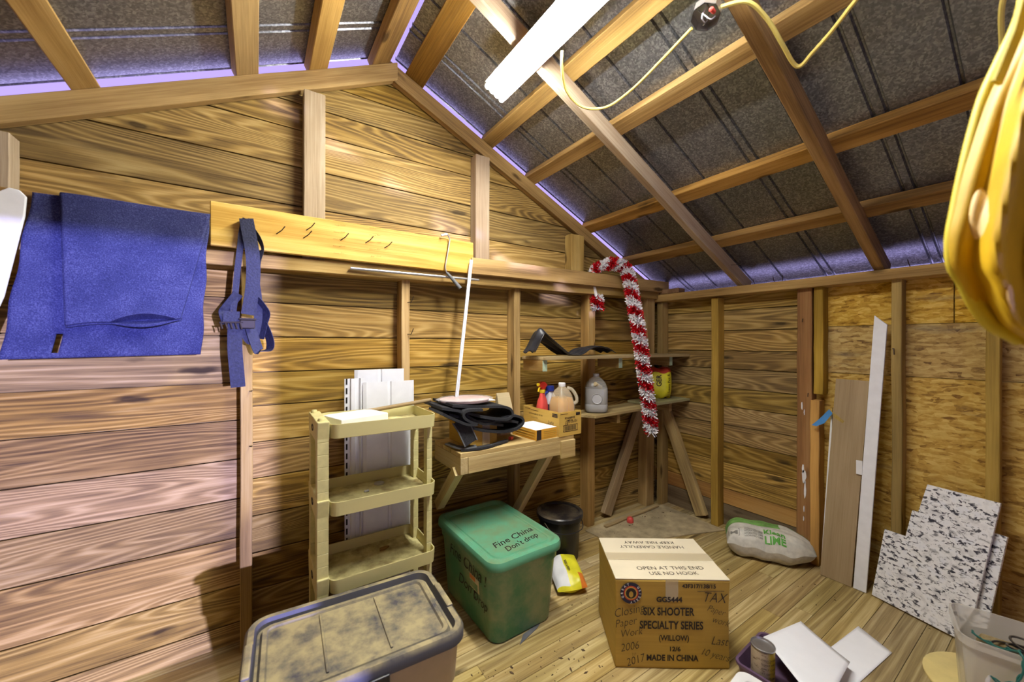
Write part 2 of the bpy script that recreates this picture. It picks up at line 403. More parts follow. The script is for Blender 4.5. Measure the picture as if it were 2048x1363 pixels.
def tag(o, label, cat, group=None, kind=None):
    o['label'] = label; o['category'] = cat
    if group: o['group'] = group
    if kind: o['kind'] = kind
    return o
def thing(name, label, cat, loc, rotz=0, group=None):
    o = bpy.data.objects.new(name, None); C.objects.link(o); o.empty_display_size = .05
    o.location = Vector(loc); o.rotation_euler = (0, 0, rotz)
    return tag(o, label, cat, group)
def struct(o):
    o['kind'] = 'structure'; return o
def rrect(w, l, r, z, n=5, c=(0, 0)):
    out = []
    for cx, cy, a0 in ((w / 2 - r, l / 2 - r, 0), (-w / 2 + r, l / 2 - r, 90), (-w / 2 + r, -l / 2 + r, 180), (w / 2 - r, -l / 2 + r, 270)):
        for k in range(n + 1):
            a = math.radians(a0 + 90 * k / n); out.append((c[0] + cx + r * math.cos(a), c[1] + cy + r * math.sin(a), z))
    return out
def bez(pts, n=8):
    """smooth curve through points"""
    P = [Vector(p) for p in pts]; out = []
    for i in range(len(P) - 1):
        p0, p1, p2, p3 = P[max(i - 1, 0)], P[i], P[i + 1], P[min(i + 2, len(P) - 1)]
        for k in range(n):
            t = k / n
            out.append(.5 * ((2 * p1) + (p2 - p0) * t + (2 * p0 - 5 * p1 + 4 * p2 - p3) * t * t + (3 * p1 - p0 - 3 * p2 + p3) * t ** 3))
    return out + [P[-1]]
def beam(name, p0, p1, w, h, mat, label, cat, up=(0, 0, 1), group=None, wob=.002, rnd=None, cut0=0.0):
    """sawn timber from p0 to p1 (centre line), w across, h along up; grain along local X"""
    p0, p1 = Vector(p0), Vector(p1); L = (p1 - p0).length
    x = (p1 - p0).normalized(); z = Vector(up); z = (z - x * z.dot(x)).normalized(); y = z.cross(x)
    mb = MB(); k = 7; loops = []
    for i in range(k + 1):
        a, b = random.uniform(-wob, wob), random.uniform(-wob, wob)
        loops.append([(L * i / k + (cut0 * sz * h / 2 if i == 0 else 0), a + sy * w / 2, b + sz * h / 2) for sy, sz in ((-1, -1), (1, -1), (1, 1), (-1, 1))])
    mb.loft(loops, rnd=rnd)
    m4 = Matrix((x, y, z)).transposed().to_4x4(); m4.translation = p0
    o = mb.build(name, mat, None, bevel=.003, seg=1); o.matrix_world = m4
    return tag(o, label, cat, group)
def nail_on(par, p, d, bend=0.02, r=.0022):
    """a nail driven in at p, sticking out along d and bent down, part of the timber"""
    p = Vector(p); d = Vector(d)
    mi = par.matrix_basis.inverted()
    return MB().tube([mi @ q for q in (p - d.normalized() * .004, p + d * .6, p + d + Vector((0, 0, bend)))], r, 6).build('nail', 'nail', par)
def line(par, name, mat, body, size, T, M4=None, **k):
    """one line of lettering as a part of its own"""
    return MB().text(body, size, T, **k).build(name, mat, par, M4=M4)
I4 = Matrix.Identity(4)
FZ = 0.06            # floor level

# ------------------------------------------------------------------ the shell: floor, walls, roof sheets
XL, YF = -4.60, -4.05           # far side wall, front wall (behind the camera)
RX, RZ, SR, SL = -2.30, 2.905, .455, .49     # ridge line, rafter top at the ridge, slopes
def ztop(x): return RZ - (SR * (x - RX) if x > RX else SL * (RX - x))

mb = MB(); y = .12
while y > YF - .15:
    w = .082
    x = XL - .05 - random.uniform(0, 1.2)
    while x < .06:
        L = random.uniform(1.6, 3.0)
        x0, x1 = max(x, XL - .05), min(x + L, .06)
        if x1 > x0 + .02: mb.box(x0, x1 - .0015, y - w + .0022, y, FZ - .03, FZ)
        x += L
    y -= w
mb.box(XL - .1, .1, YF - .2, .14, FZ - .08, FZ - .031)
struct(mb.build('floor', 'floorboard'))

def plank_set(mb, lines, x0, x1, gable=False, th=.02, front=0.0):
    for z0, z1 in zip(lines, lines[1:]):
        z0 += .0028; z1 -= .0028
        def ext(z):
            if not gable: return x0, x1
            a, b = x0, x1
            if z > 1.7: a = max(a, RX - (RZ - z) / SL); b = min(b, RX + (RZ - z) / SR)
            return a, b
        a0, b0 = ext(z0); a1, b1 = ext(z1)
        if b0 <= a0: continue
        if b1 < a1: a1 = b1 = RX
        dy = random.uniform(0, .004)
        mb.prism([(a0, z0), (b0, z0), (b1, z1), (a1, z1)], front + dy, front + dy + th, 'y')
mb = MB()
lowL = [0.0, .15, .316, .529, .703, .88, 1.055, 1.223, 1.431, 1.60, 1.765]
lowR = [0.0, .10, .27, .44, .61, .78, .945, 1.112, 1.266, 1.429, 1.589, 1.765]
up = [1.765, 1.90, 2.06, 2.247, 2.427, 2.554, 2.689, 2.80, RZ - .005]
plank_set(mb, lowL, XL, -2.951); plank_set(mb, lowR, -2.947, -.001); plank_set(mb, up, XL, -.001, True)
mb.prism([(XL, 0), (0, 0), (0, ztop(0)), (RX, RZ), (XL, ztop(XL))], .026, .034, 'y')
struct(mb.build('wall_back', 'board'))

right = [0.0, .216, .33, .525, .674, .804, .94, 1.077, 1.22, 1.353, 1.502, 1.651, 1.815]
mb = MB(); mb2 = MB()                                  # built along local X = world Y, turned into place
for i, (z0, z1) in enumerate(zip(right, right[1:])):
    mb.box(-1.135, .03, -.02 - random.uniform(0, .003), 0, z0 + .0028, z1 - .0028, 2 if i == 0 else (1 if i == 1 else 0), rnd=random.random())
mb.box(-4.05, .034, -.034, -.028, 0, 1.815)
o = struct(mb.build('wall_right', ['board', 'orange_plank', 'grey_plank'])); o.rotation_euler = (0, 0, PI / 2)
for a, b, c, d, r in ((-1.733, -1.137, 1.512, 1.80, .85), (-2.6, -1.737, 1.512, 1.80, .95), (-2.6, -1.137, 1.232, 1.509, .42), (-2.6, -1.137, .30, 1.229, .68), (-2.6, -1.137, 0, .297, .45), (-4.05, -2.604, 0, 1.80, .7)):
    mb2.box(a, b, -.014, 0, c, d, rnd=r)
o = struct(mb2.build('wall_right', 'osb')); o.rotation_euler = (0, 0, PI / 2)

mb = MB()
for z0, z1 in zip(lowR, lowR[1:]): mb.box(YF, 0, 0, .02, z0 + .002, z1 - .002)
mb.box(YF, 0, .026, .034, 0, 1.80)
o = struct(mb.build('wall_left', 'board')); o.rotation_euler = (0, 0, PI / 2); o.location = (XL, 0, 0)
DX0, DX1, DH = -3.04, -2.025, 1.985                      # door opening behind the camera
mb = MB()
for z0, z1 in zip(lowR + up[1:], lowR[1:] + up[1:]):
    if z1 <= z0: continue
    xa, xb = (XL, 0) if z0 < 1.7 else (max(XL, RX - (RZ - z1) / SL), min(0, RX + (RZ - z1) / SR))
    if z0 < DH:
        mb.box(xa, DX0, YF - .03, YF, z0, z1); mb.box(DX1, xb, YF - .03, YF, z0, z1)
        if z1 > DH: mb.box(DX0, DX1, YF - .03, YF, DH, z1)
    else: mb.box(xa, xb, YF - .03, YF, z0, z1)
struct(mb.build('wall_front', 'board'))

def roof(side):
    """ribbed steel sheet: profile across Y, run along the slope"""
    s = 1 if side == 'R' else -1; sl = SR if s > 0 else SL
    x0, x1 = (.018, 2.52) if s > 0 else (.018, 2.52)
    prof = []; yy = -.004
    pitch = .232; ys = []
    k = 0
    while yy > YF - .12:
        for dy, dz in ((0, 0), (.005, .012), (.011, .012), (.016, 0)) + (((.040, 0), (.045, .012), (.051, .012), (.056, 0)) if k % 2 else ()): prof.append((yy - dy, dz))
        yy -= pitch; k += 1
    prof.append((YF - .15, 0))
    mb = MB(); vs = []; fs = []
    for x in (x0, (x0 + x1) / 2, x1):
        for py, pz in prof: vs.append((RX + s * x, py, RZ + .054 - sl * x + pz))
    n = len(prof)
    for j in range(2):
        for i in range(n - 1): fs.append((j * n + i, j * n + i + 1, (j + 1) * n + i + 1, (j + 1) * n + i))
    mb.add(vs, fs)
    return struct(mb.build('ceiling', 'galv', solid=.0015))
roof('R'); roof('L')
mb = MB().box(.135, .155, YF - .1, .12, 1.70, 1.832); struct(mb.build('trim_1', 'grey_fascia'))

# ------------------------------------------------------------------ wall framing on the gable wall
SD = .085
def bstud(x, z0, z1, label, w=.044, d=SD, mat='stud', name='wall_stud'):
    return beam(name, (x, -d / 2, z0), (x, -d / 2, z1), d, w, mat, label, 'stud', up=(1, 0, 0))
s_strap = bstud(-2.946, FZ, 1.735, 'weathered wall stud behind the hanging navy straps', mat='stud')
s_panel = bstud(-2.246, FZ, 1.745, 'wall stud rising behind the white vinyl siding pieces')
s_shelf = bstud(-1.520, FZ, 1.770, 'wall stud at the end of the upper corner shelf, above the workbench', w=.047)
s_jug = bstud(-.857, FZ, 1.785, 'wall stud behind the empty cut jug, under the tinsel tail', w=.07)
bstud(-.175, FZ, 1.79, 'corner post of the gable wall beside the shelf end', w=.10)
for z in (1.62, 1.45): nail_on(s_panel, (-2.235, -SD, z), (.02, -.035, .0), .03)
for z in (1.19, .95): nail_on(s_strap, (-2.935, -SD, z), (.01, -.02, 0), .004)
def gstud(x, z0, w, label):
    return beam('gable_stud', (x, -.035, z0), (x, -.035, ztop(x) - .122), .07, w, 'grey_beam' if w < .12 else 'stud', label, 'stud', up=(1, 0, 0), wob=.0008)
gstud(-3.66, 1.80, .09, 'short gable stud at the outer edge above the blue carpet')
gstud(-2.682, 1.80, .092, 'tall gable stud standing behind the new pine board')
gstud(-1.768, 1.80, .096, 'gable stud just past the end of the new pine board')
gstud(-.985, 1.80, .125, 'shortest gable stud, close to the red and white garland')

beam('wall_plate', (-4.5, -.058, 1.727), (-.02, -.058, 1.806), .116, .060, 'stud', 'long horizontal wall plate under the pine board on the gable wall', 'beam')
beam('ledger_beam', (-1.885, -.132, 1.849), (-.02, -.132, 1.874), .034, .094, 'rafter', 'rough horizontal beam carrying the red and white garland', 'beam')
beam('ledger_beam', (-4.5, -.105, 1.86), (-3.075, -.105, 1.865), .04, .10, 'rafter', 'horizontal rail the blue carpet hangs over', 'beam')
pine = beam('pine_board', (-3.069, -.13, 1.886), (-1.868, -.13, 1.892), .022, .180, 'pine', 'new yellow pine board with nails, fixed under the gable', 'board', up=(0, 0, 1), wob=.0008)
for px, py in ((552, 470), (606, 478), (680, 482), (730, 487), (768, 497), (612, 462)):
    p = at_y(px, py, -.141); nail_on(pine, p, (.030, -.030, .022), .008)
# faint ink stamps on the pine board
for cx, n in ((678, 5), (750, 6)):
    mb = MB()
    for k in range(n):
        for q in range(2):
            p = pine.matrix_basis.inverted() @ at_y(cx + (q - .5) * 12, (452 if cx < 700 else 458) + k * 14, -.1425)
            mb.text(random.choice(['IHT', '70J', 'HT2', 'JU', '2TI']), .021, Matrix.Translation(p) @ Matrix.Rotation(0, 4, 'X'), xs=.8)
    mb.build('ink_stamp', 'faint_ink', pine)['kind'] = 'stuff'

# ------------------------------------------------------------------ wall framing on the wall to the right
def rstud(y, z0, z1, w, label, mat='stud', d=SD, name='wall_stud'):
    return beam(name, (-d / 2, y, z0), (-d / 2, y, z1), d, w, mat, label, 'stud', up=(0, 1, 0))
rstud(-.105, FZ, 1.75, .05, 'corner post of the plank wall behind the shelf end')
rstud(-.572, FZ, 1.745, .052, 'yellowish stud on the plank wall between the corner shelf and brown board', mat='treated')
sb = rstud(-1.128, FZ, 1.755, .078, 'wide brown paint-splashed board where plank wall meets strand board', mat='brown_board', d=.075)
rstud(-1.203, 1.10, 1.75, .046, 'upper piece of the cut treated stud beside the brown board', mat='treated')
rstud(-1.186, FZ, 1.062, .046, 'lower amber piece of the cut stud behind the lime sack', mat='orange_lumber')
s4 = rstud(-1.545, FZ, 1.75, .040, 'treated stud behind the tall white trim board', mat='treated')
rstud(-1.864, FZ, 1.75, .042, 'treated stud behind the speckled laminate boards', mat='treated')
rstud(-2.60, FZ, 1.75, .042, 'treated stud behind the hanging yellow coat', mat='treated')
for y, z in ((-1.12, 1.56), (-1.15, 1.10)): nail_on(sb, (-.075, y, z), (-.02, -.004, .0), -.02)
nail_on(s4, (-SD, -1.53, 1.38), (-.035, -.012, 0), -.03, .003)
# white paint splashes on the brown board
for y, z, a, b in ((-1.13, .58, .012, .05), (-1.135, .50, .006, .06), (-1.125, .63, .008, .03), (-1.118, 1.02, .004, .03), (-1.13, .38, .003, .02), (-1.128, .32, .003, .015), (-1.13, .98, .003, .02)):
    n = 12; mi = sb.matrix_basis.inverted()
    MB().prism([(y + a * math.cos(t) * random.uniform(.6, 1.1), z + b * math.sin(t) * random.uniform(.75, 1.1)) for t in [2 * PI * k / n for k in range(n)]], -.0785, -.074, 'x', T=mi).build('paint_splash', 'white_print', sb)
pl = beam('wall_plate', (-.062, .03, 1.782), (-.062, -3.95, 1.765), .125, .056, 'stud', 'wall plate along the plank and strand board wall, under the eave', 'beam')
for y in (-.98, -1.02, -1.60, -.86): nail_on(pl, (-.11, y, 1.80), (-.012, .008 * random.choice((-1, 1)), .03), .01)
tag(MB().box(-.115, -.03, -.30, -.12, 1.812, 1.85).build('wood_block', 'red_block' if False else 'brown_board', bevel=.006), 'small reddish wood block lying on the wall plate in the corner', 'block')

# ------------------------------------------------------------------ rafters and purlins
def rafter(y, side, label, w=.042, h=.085, mat='rafter', x_end=None, xs=.0):
    s = 1 if side == 'R' else -1; sl = SR if s > 0 else SL; k = math.sqrt(1 + sl * sl)
    up = Vector((s * sl, 0, 1)).normalized()
    x0 = RX + s * xs; x1 = (.02 if s > 0 else XL + .02) if x_end is None else x_end
    a = Vector((x0, y, ztop(x0))) - up * (h / 2 + .001); b = Vector((x1, y, ztop(x1))) - up * (h / 2 + .001)
    return beam('rafter', a, b, w, h, mat, label, 'rafter', up=up, cut0=-sl)
rafter(-.021, 'R', 'end rafter against the gable wall, sloping down to the garland', w=.04)
rafter(-.026, 'L', 'end rafter against the gable wall, sloping down above the blue carpet', w=.04, mat='gold')
r1 = rafter(-.758, 'R', 'greyish rafter crossing behind the shop light cable', mat='grey_beam')
r2 = rafter(-1.478, 'R', 'dark rafter carrying the electrical box', w=.046)
rafter(-2.20, 'R', 'rafter nearest the yellow coat'); rafter(-2.92, 'R', 'rafter overhead behind the camera'); rafter(-3.65, 'R', 'rafter next to the front gable')
for i, y in enumerate((-.81, -1.53, -2.25, -2.97, -3.70)): rafter(y, 'L', 'rafter overhead on the far slope')
for o in [o for o in bpy.data.objects if o.get('label') == 'rafter overhead on the far slope']: o['group'] = 'rafters overhead on the far slope'
nail_on(r1, (-.27, -.785, 1.93), (.02, -.05, -.004), .0, .0018)
def purlin(xc, side, w, label, mat='rafter', h=.046, y0=-.002):
    s = 1 if side == 'R' else -1; sl = SR if s > 0 else SL
    up = Vector((s * sl, 0, 1)).normalized(); c = Vector((xc, 0, ztop(xc))) + up * (h / 2 + .001)
    return beam('roof_purlin', (c.x, y0, c.z), (c.x, YF - .05, c.z), w, h, mat, label, 'purlin', up=up)
purlin(-2.188, 'R', .11, 'dark ridge purlin on the shop light side of the ridge gap')
purlin(-1.715, 'R', .082, 'roof purlin running right beside the shop light')
purlin(-1.385, 'R', .082, 'roof purlin second down from the shop light, with orange knots', mat='stud')
purlin(-.852, 'R', .085, 'roof purlin third down from the shop light')
purlin(-.415, 'R', .085, 'lowest roof purlin, just above the eave')
wl = purlin(-2.365, 'L', .10, 'ridge purlin with a pale mud nest at its end')
purlin(-2.665, 'L', .092, 'roof purlin next to the ridge purlin, above the tall gable stud', mat='gold')
purlin(-2.947, 'L', .092, 'roof purlin with a dark stain, in the middle of the far slope', mat='gold')
purlin(-3.442, 'L', .085, 'slanting roof purlin with a pale spot, above the blue carpet', mat='gold')
purlin(-3.95, 'L', .085, 'roof purlin lowest on the far slope', mat='stud')
mb = MB()
for k in range(14):
    p = at_y(760 + random.uniform(-11, 11), 102 + random.uniform(-11, 11), -.03)
    mb.lathe([(.003, -.008), (.0085, -.002), (.009, .003), (.004, .008)], 8, p)
tag(mb.build('mud_nest', 'mud'), 'pale mud wasp nest stuck near the ridge above the gable', 'nest')

# ------------------------------------------------------------------ shop light, cables, electrical box
nr = Vector((SR, 0, 1)).normalized(); tr = Vector((1, 0, -SR)).normalized()
lc = Vector((-1.960, -1.12, 2.602))
lt = thing('shop_light', 'long bright fluorescent shop light under the roof slope', 'light', lc)
lm = Matrix((tr, Vector((0, 1, 0)), nr)).transposed().to_4x4()
MB().prism([(-.062, .020), (-.058, .020), (-.035, .032), (.035, .032), (.058, .020), (.062, .020), (.040, .036), (-.040, .036)], -.60, .60, 'y').build('reflector', 'white_paint', lt, M4=lm)
for q in (-.042, -.014, .014, .042):
    t = MB().lathe([(.0135, -.60), (.0135, .60)], 14, T=Matrix.Translation((q, 0, .006)) @ Matrix.Rotation(PI / 2, 4, 'X')).build('fluorescent_tube', 'tube', lt, smooth=True, M4=lm)
    for e in (-.607, .600): MB().box(q - .008, q + .008, e, e + .007, -.002, .014).build('tube_end', 'steel', t)
for e in (-.56, .56): MB().box(-.05, .05, e - .012, e + .012, .0215, .031).build('socket', 'white_paint', lt, M4=lm)

box = thing('electrical_box', 'octagonal metal electrical box with red wire nut and loose wires', 'junction box', (-1.672, -1.405, 2.485))
bm4 = Matrix((tr, Vector((0, 1, 0)), nr)).transposed().to_4x4()
oc = lambda r, z: [(r * math.cos(a), r * math.sin(a), z) for a in [PI / 8 + PI / 4 * k for k in range(8)]]
MB().loft([oc(.046, 0), oc(.047, .034), oc(.002, .034), oc(.002, .033), oc(.0445, .033), oc(.0435, 0)], cap0=False, cap1=False).build('housing', 'steel', box, M4=bm4)
MB().tube(bez([(-.02, .02, .028), (-.01, .0, .0), (.012, -.012, -.006), (.02, -.02, .01)]), .0022, 6).tube(bez([(.025, .015, .03), (.01, .01, .0), (-.012, .005, -.004), (-.02, -.01, .02)]), .0022, 6).build('wire', 'white_paint', box, M4=bm4)
MB().tube(bez([(-.03, -.01, .03), (.0, -.01, .012), (.02, .02, .004)]), .0024, 6).build('wire', 'brass', box, M4=bm4)
MB().lathe([(.004, -.012), (.0075, -.008), (.0065, .012), (.003, .015)], 10, T=Matrix.Translation((-.006, -.026, .0)) @ Matrix.Rotation(1.2, 4, 'Y')).build('wire_nut', 'red_spray', box, smooth=True, M4=bm4)
c1 = bez([(-1.885, -.93, 2.585), (-1.86, -.90, 2.545), (-1.79, -.85, 2.50), (-1.705, -.86, 2.455), (-1.64, -.94, 2.435), (-1.62, -1.06, 2.452), (-1.635, -1.20, 2.472), (-1.66, -1.35, 2.492)], 8)
tag(MB().tube(c1, .0055, 8).build('electric_cable', 'cable', smooth=True), 'pale cable looping from the shop light to the electrical box', 'cable')
c2 = bez([(-1.655, -1.44, 2.50), (-1.62, -1.51, 2.485), (-1.545, -1.535, 2.45), (-1.46, -1.545, 2.40), (-1.385, -1.55, 2.362), (-1.365, -1.565, 2.352), (-1.375, -1.60, 2.368), (-1.40, -1.66, 2.39), (-1.445, -1.733, 2.415), (-1.50, -1.84, 2.45)], 8)
tag(MB().tube(c2, .0065, 8).build('electric_cable', 'cable', smooth=True), 'yellow cable with a sharp kink hanging beyond the electrical box', 'cable')
c3 = bez([(-1.30, -2.02, 2.36), (-1.26, -1.985, 2.32), (-1.17, -1.975, 2.26), (-1.10, -1.975, 2.20), (-1.05, -1.99, 2.12)], 8)
tag(MB().tube(c3, .0065, 8).build('electric_cable', 'cable', smooth=True), 'short yellow cable hanging behind the yellow coat', 'cable')

# ------------------------------------------------------------------ hanging on the gable wall
def lerp(a, b, t): return a + (b - a) * t
def quad(c00, c10, c11, c01): return lambda u, v: lerp(lerp(c00, c10, u), lerp(c01, c11, u), v)

cb = quad(at_y(65, 391, -.136), at_y(417, 436, -.136), at_y(403, 712, -.136), at_y(1, 725, -.136))
def cback(u, v):
    p = cb(u, v); p.y -= .004 * math.sin(u * 9 + v * 3) * v + .004; p.x += .003 * math.sin(v * 17); return p
def chole(u, v): return ((u - .232) / .022) ** 2 + ((v - .905) / .062) ** 2 > 1
cf = quad(at_y(119, 393, -.16), at_y(419, 437, -.16), at_y(364, 641, -.16), at_y(131, 654, -.16))
def cflap(u, v):
    w_ = min(v, 1); p = cf(u, w_)
    lift = math.sin(PI * min(max((u - .36) / .60, 0), 1))
    p.y -= .004 + .022 * u * w_ ** 3 + .005 * math.sin(u * 7); p.y -= .020 * lift * w_ ** 8
    p.z += w_ * w_ * .006 * math.sin(u * PI * 2.2) + .030 * lift * w_ ** 10
    if v > 1:                                    # the lower edge rolls back on itself and leaves an open pocket
        k = (v - 1) / .12
        p.y += .040 * math.sin(min(k * 1.15, 1) * PI) * (.25 + .75 * lift) + .006 * k; p.z -= k * (.010 + .040 * lift)
    return p
mb = MB().grid(cback, 60, 60, keep=chole).grid(lambda u, v: cflap(u, v * 1.12), 44, 56)
mb.grid(lambda u, v: lerp(cflap(u, 0), cback(lerp(.15, 1, u), 0) + Vector((0, .05, -.0)), v) + Vector((0, 0, .010 * math.sin(v * PI))), 30, 5)
cp = mb.build('carpet_piece', 'carpet', smooth=True, solid=.009)
tag(cp, 'folded blue carpet piece with a small hole, hung over a rail', 'carpet')

pts = [(-3.655, 1.75), (-3.632, 1.84), (-3.612, 1.890), (-3.590, 1.908), (-3.568, 1.905), (-3.552, 1.885), (-3.556, 1.82), (-3.60, 1.55), (-3.66, 1.34), (-3.86, 1.34), (-3.72, 1.60)]
tag(MB().prism(pts, -.150, -.139, 'y').build('plastic_board', 'white_board', bevel=.003), 'white round-topped plastic board beside the blue carpet', 'board')

# navy harness straps on the pine board
st = thing('strap_harness', 'dark navy webbing straps with plastic buckles hanging from the pine board', 'strap', at_y(487, 440, -.15))
def S(*px, y=-.175, dy=0): return [at_y(a, b, y + dy * i / max(1, len(px) - 1)) for i, (a, b) in enumerate(px)]
wx = (1, 0, .05)
def strap(path, w, y=-.175, dy=0, wd=wx, mat='webbing', name='strap', t=.0025):
    return MB().ribbon(bez(S(*path, y=y, dy=dy), 5), wd, w, t).build(name, mat, st, world=True)
strap([(490, 440), (483, 462), (479, 500), (474, 545), (470, 590), (466, 625)], .022, -.165)
strap([(491, 440), (497, 470), (504, 510), (506, 550), (503, 590), (496, 632)], .050, -.175)
strap([(489, 441), (496, 455), (512, 478), (519, 500), (513, 525), (509, 560)], .036, -.155, .03, (1, -.8, 0), 'black_cloth')
strap([(488, 442), (489, 470), (495, 500)], .034, -.160, 0, wx, 'black_cloth')
strap([(476, 590), (464, 605), (452, 620), (448, 628), (455, 650)], .040, -.170, .01, (.8, .4, 0))
strap([(463, 625), (462, 650)], .055, -.182)
strap([(470, 650), (470, 700), (474, 745), (477, 777)], .050, -.178)
strap([(512, 600), (524, 615), (532, 630), (527, 650), (520, 680)], .040, -.168, .012, (.7, -.7, 0))
strap([(500, 655), (508, 680), (516, 702), (519, 705)], .040, -.165, 0, (.9, .3, 0))
strap([(519, 705), (537, 702), (541, 690), (536, 670), (527, 650)], .045, -.17, .015, (.6, -.8, 0))
strap([(484, 660), (490, 672), (500, 685), (510, 684)], .030, -.16, 0, (.3, 0, 1))
strap([(505, 545), (514, 590), (516, 640), (510, 672)], .030, -.158)
bk = at_y(495, 645, -.186)
MB().box(-.026, .026, -.006, .006, -.030, .004).box(-.030, .030, -.008, .008, .004, .012).build('buckle', 'ink', st, world=False, bevel=.003, M4=Matrix.Translation(bk - st.location))
bk = at_y(462, 655, -.19)
cl = MB()
for k in range(5): cl.tube([(-.034 + .016 * k, 0, .012), (-.028 + .016 * k, -.004, -.012)], .003, 6)
cl.tube([(-.038, 0, .013), (.040, 0, .016)], .0035, 6)
cl.build('buckle', 'ink', st, M4=Matrix.Translation(bk - st.location))
tag(MB().tube([at_y(488, 441, -.142), at_y(487, 440, -.178)], .003, 8).build('hook_nail', 'nail'), 'nail in the pine board that the navy straps hang from', 'nail')

# paint roller frame, rod, metal strip
rf = thing('paint_roller', 'paint roller frame with a grey handle hooked on the pine board', 'paint roller', at_y(893, 500, -.155))
MB().tube(bez(S((884, 471), (892, 468), (898, 478), (897, 490), (893, 515), (890, 535), (893, 547), y=-.157), 6), .0035, 8).build('frame', 'steel', rf, smooth=True, world=True)
MB().tube(S((893, 546), (904, 558), (920, 577), y=-.165, dy=-.02), [.007, .0095, .011], 12).build('handle', 'grey_edge', rf, smooth=True, world=True)
MB().tube(S((881, 471), (893, 469), y=-.157), .006, 8).build('roller_end', 'white_paint', rf, world=True)
a, b = at_y(700, 538, -.128), at_y(957, 560, -.157)
tag(MB().tube([a, lerp(a, b, .55), b], [.008, .007, .0065], 10).build('metal_rod', 'steel', smooth=True), 'thin metal rod lying along the wall plate under the pine board', 'rod')
a, b = at_y(941, 520, -.160), at_y(913, 797, -.235)
mb = MB().ribbon([a, b], (1, 0, 0), .017, .003)
for q in (-.0075, 0, .0075): mb.ribbon([a + Vector((q, -.004, 0)), b + Vector((q, -.004, 0))], (1, 0, 0), .0035, .006)
tag(mb.build('metal_channel', 'white_vinyl'), 'thin metal channel leaning upright between the workbench pile and beam', 'channel')

# red and white tinsel candy cane hooked over the beam
gp = bez([(-.842, -.128, 1.655), (-.85, -.124, 1.735), (-.868, -.114, 1.82), (-.872, -.110, 1.90), (-.86, -.118, 1.945), (-.80, -.155, 1.975), (-.715, -.185, 1.985), (-.65, -.215, 1.955)] + [at_y(a, b, y) for a, b, y in ((1258, 556, -.26), (1264, 590, -.31), (1274, 640, -.36), (1281, 690, -.385), (1289, 745, -.39), (1297, 800, -.39), (1304, 862, -.39))], 10)
cum = [0]
for a, b in zip(gp, gp[1:]): cum.append(cum[-1] + (b - a).length)
def along(t):
    L = t * cum[-1]
    for i in range(len(gp) - 1):
        if cum[i + 1] >= L:
            k = (L - cum[i]) / max(1e-6, cum[i + 1] - cum[i]); return lerp(gp[i], gp[i + 1], k), (gp[i + 1] - gp[i]).normalized()
    return gp[-1], (gp[-1] - gp[-2]).normalized()
gar = thing('candy_cane_garland', 'red and white striped tinsel candy cane hooked over the wall beam', 'decoration', along(.5)[0])
mr, mw = MB(), MB()
N = 11000
for i in range(N):
    t = (i + random.random()) / N; p, d = along(t)
    if t < .25 and 1.742 < p.z < 1.925: continue
    ph = random.random() * 2 * PI
    e1 = d.orthogonal().normalized(); e1 = Vector((0, -1, 0)) - d * d.dot(Vector((0, -1, 0))); e1.normalize(); e2 = d.cross(e1)
    n = e1 * math.cos(ph) + e2 * math.sin(ph)
    red = ((t * cum[-1] / .128 + ph / (2 * PI)) % 1.0) < .5
    L = random.uniform(.030, .047); w = .0028
    if .10 < t < .22: L *= .75
    dirn = (n + d * random.uniform(-.5, .5) + e2 * random.uniform(-.3, .3)).normalized()
    sd = dirn.cross(Vector((random.gauss(0, 1), random.gauss(0, 1), random.gauss(0, 1)))).normalized()
    cu = dirn.cross(sd) * random.uniform(-.012, .012)
    q = p + n * .008; vs = [q - sd * w, q + sd * w, q + dirn * L * .6 + sd * w + cu, q + dirn * L * .6 - sd * w + cu, q + dirn * L + sd * w + cu * 2.2, q + dirn * L - sd * w + cu * 2.2]
    (mr if red else mw).add(vs, [(0, 1, 2, 3), (3, 2, 4, 5)], rnd=0)
mr.build('red_tinsel', 'red_tinsel', gar, world=True); mw.build('white_tinsel', 'white_tinsel', gar, world=True)
MB().tube(gp, .012, 8).build('core', 'white_print', gar, world=True)

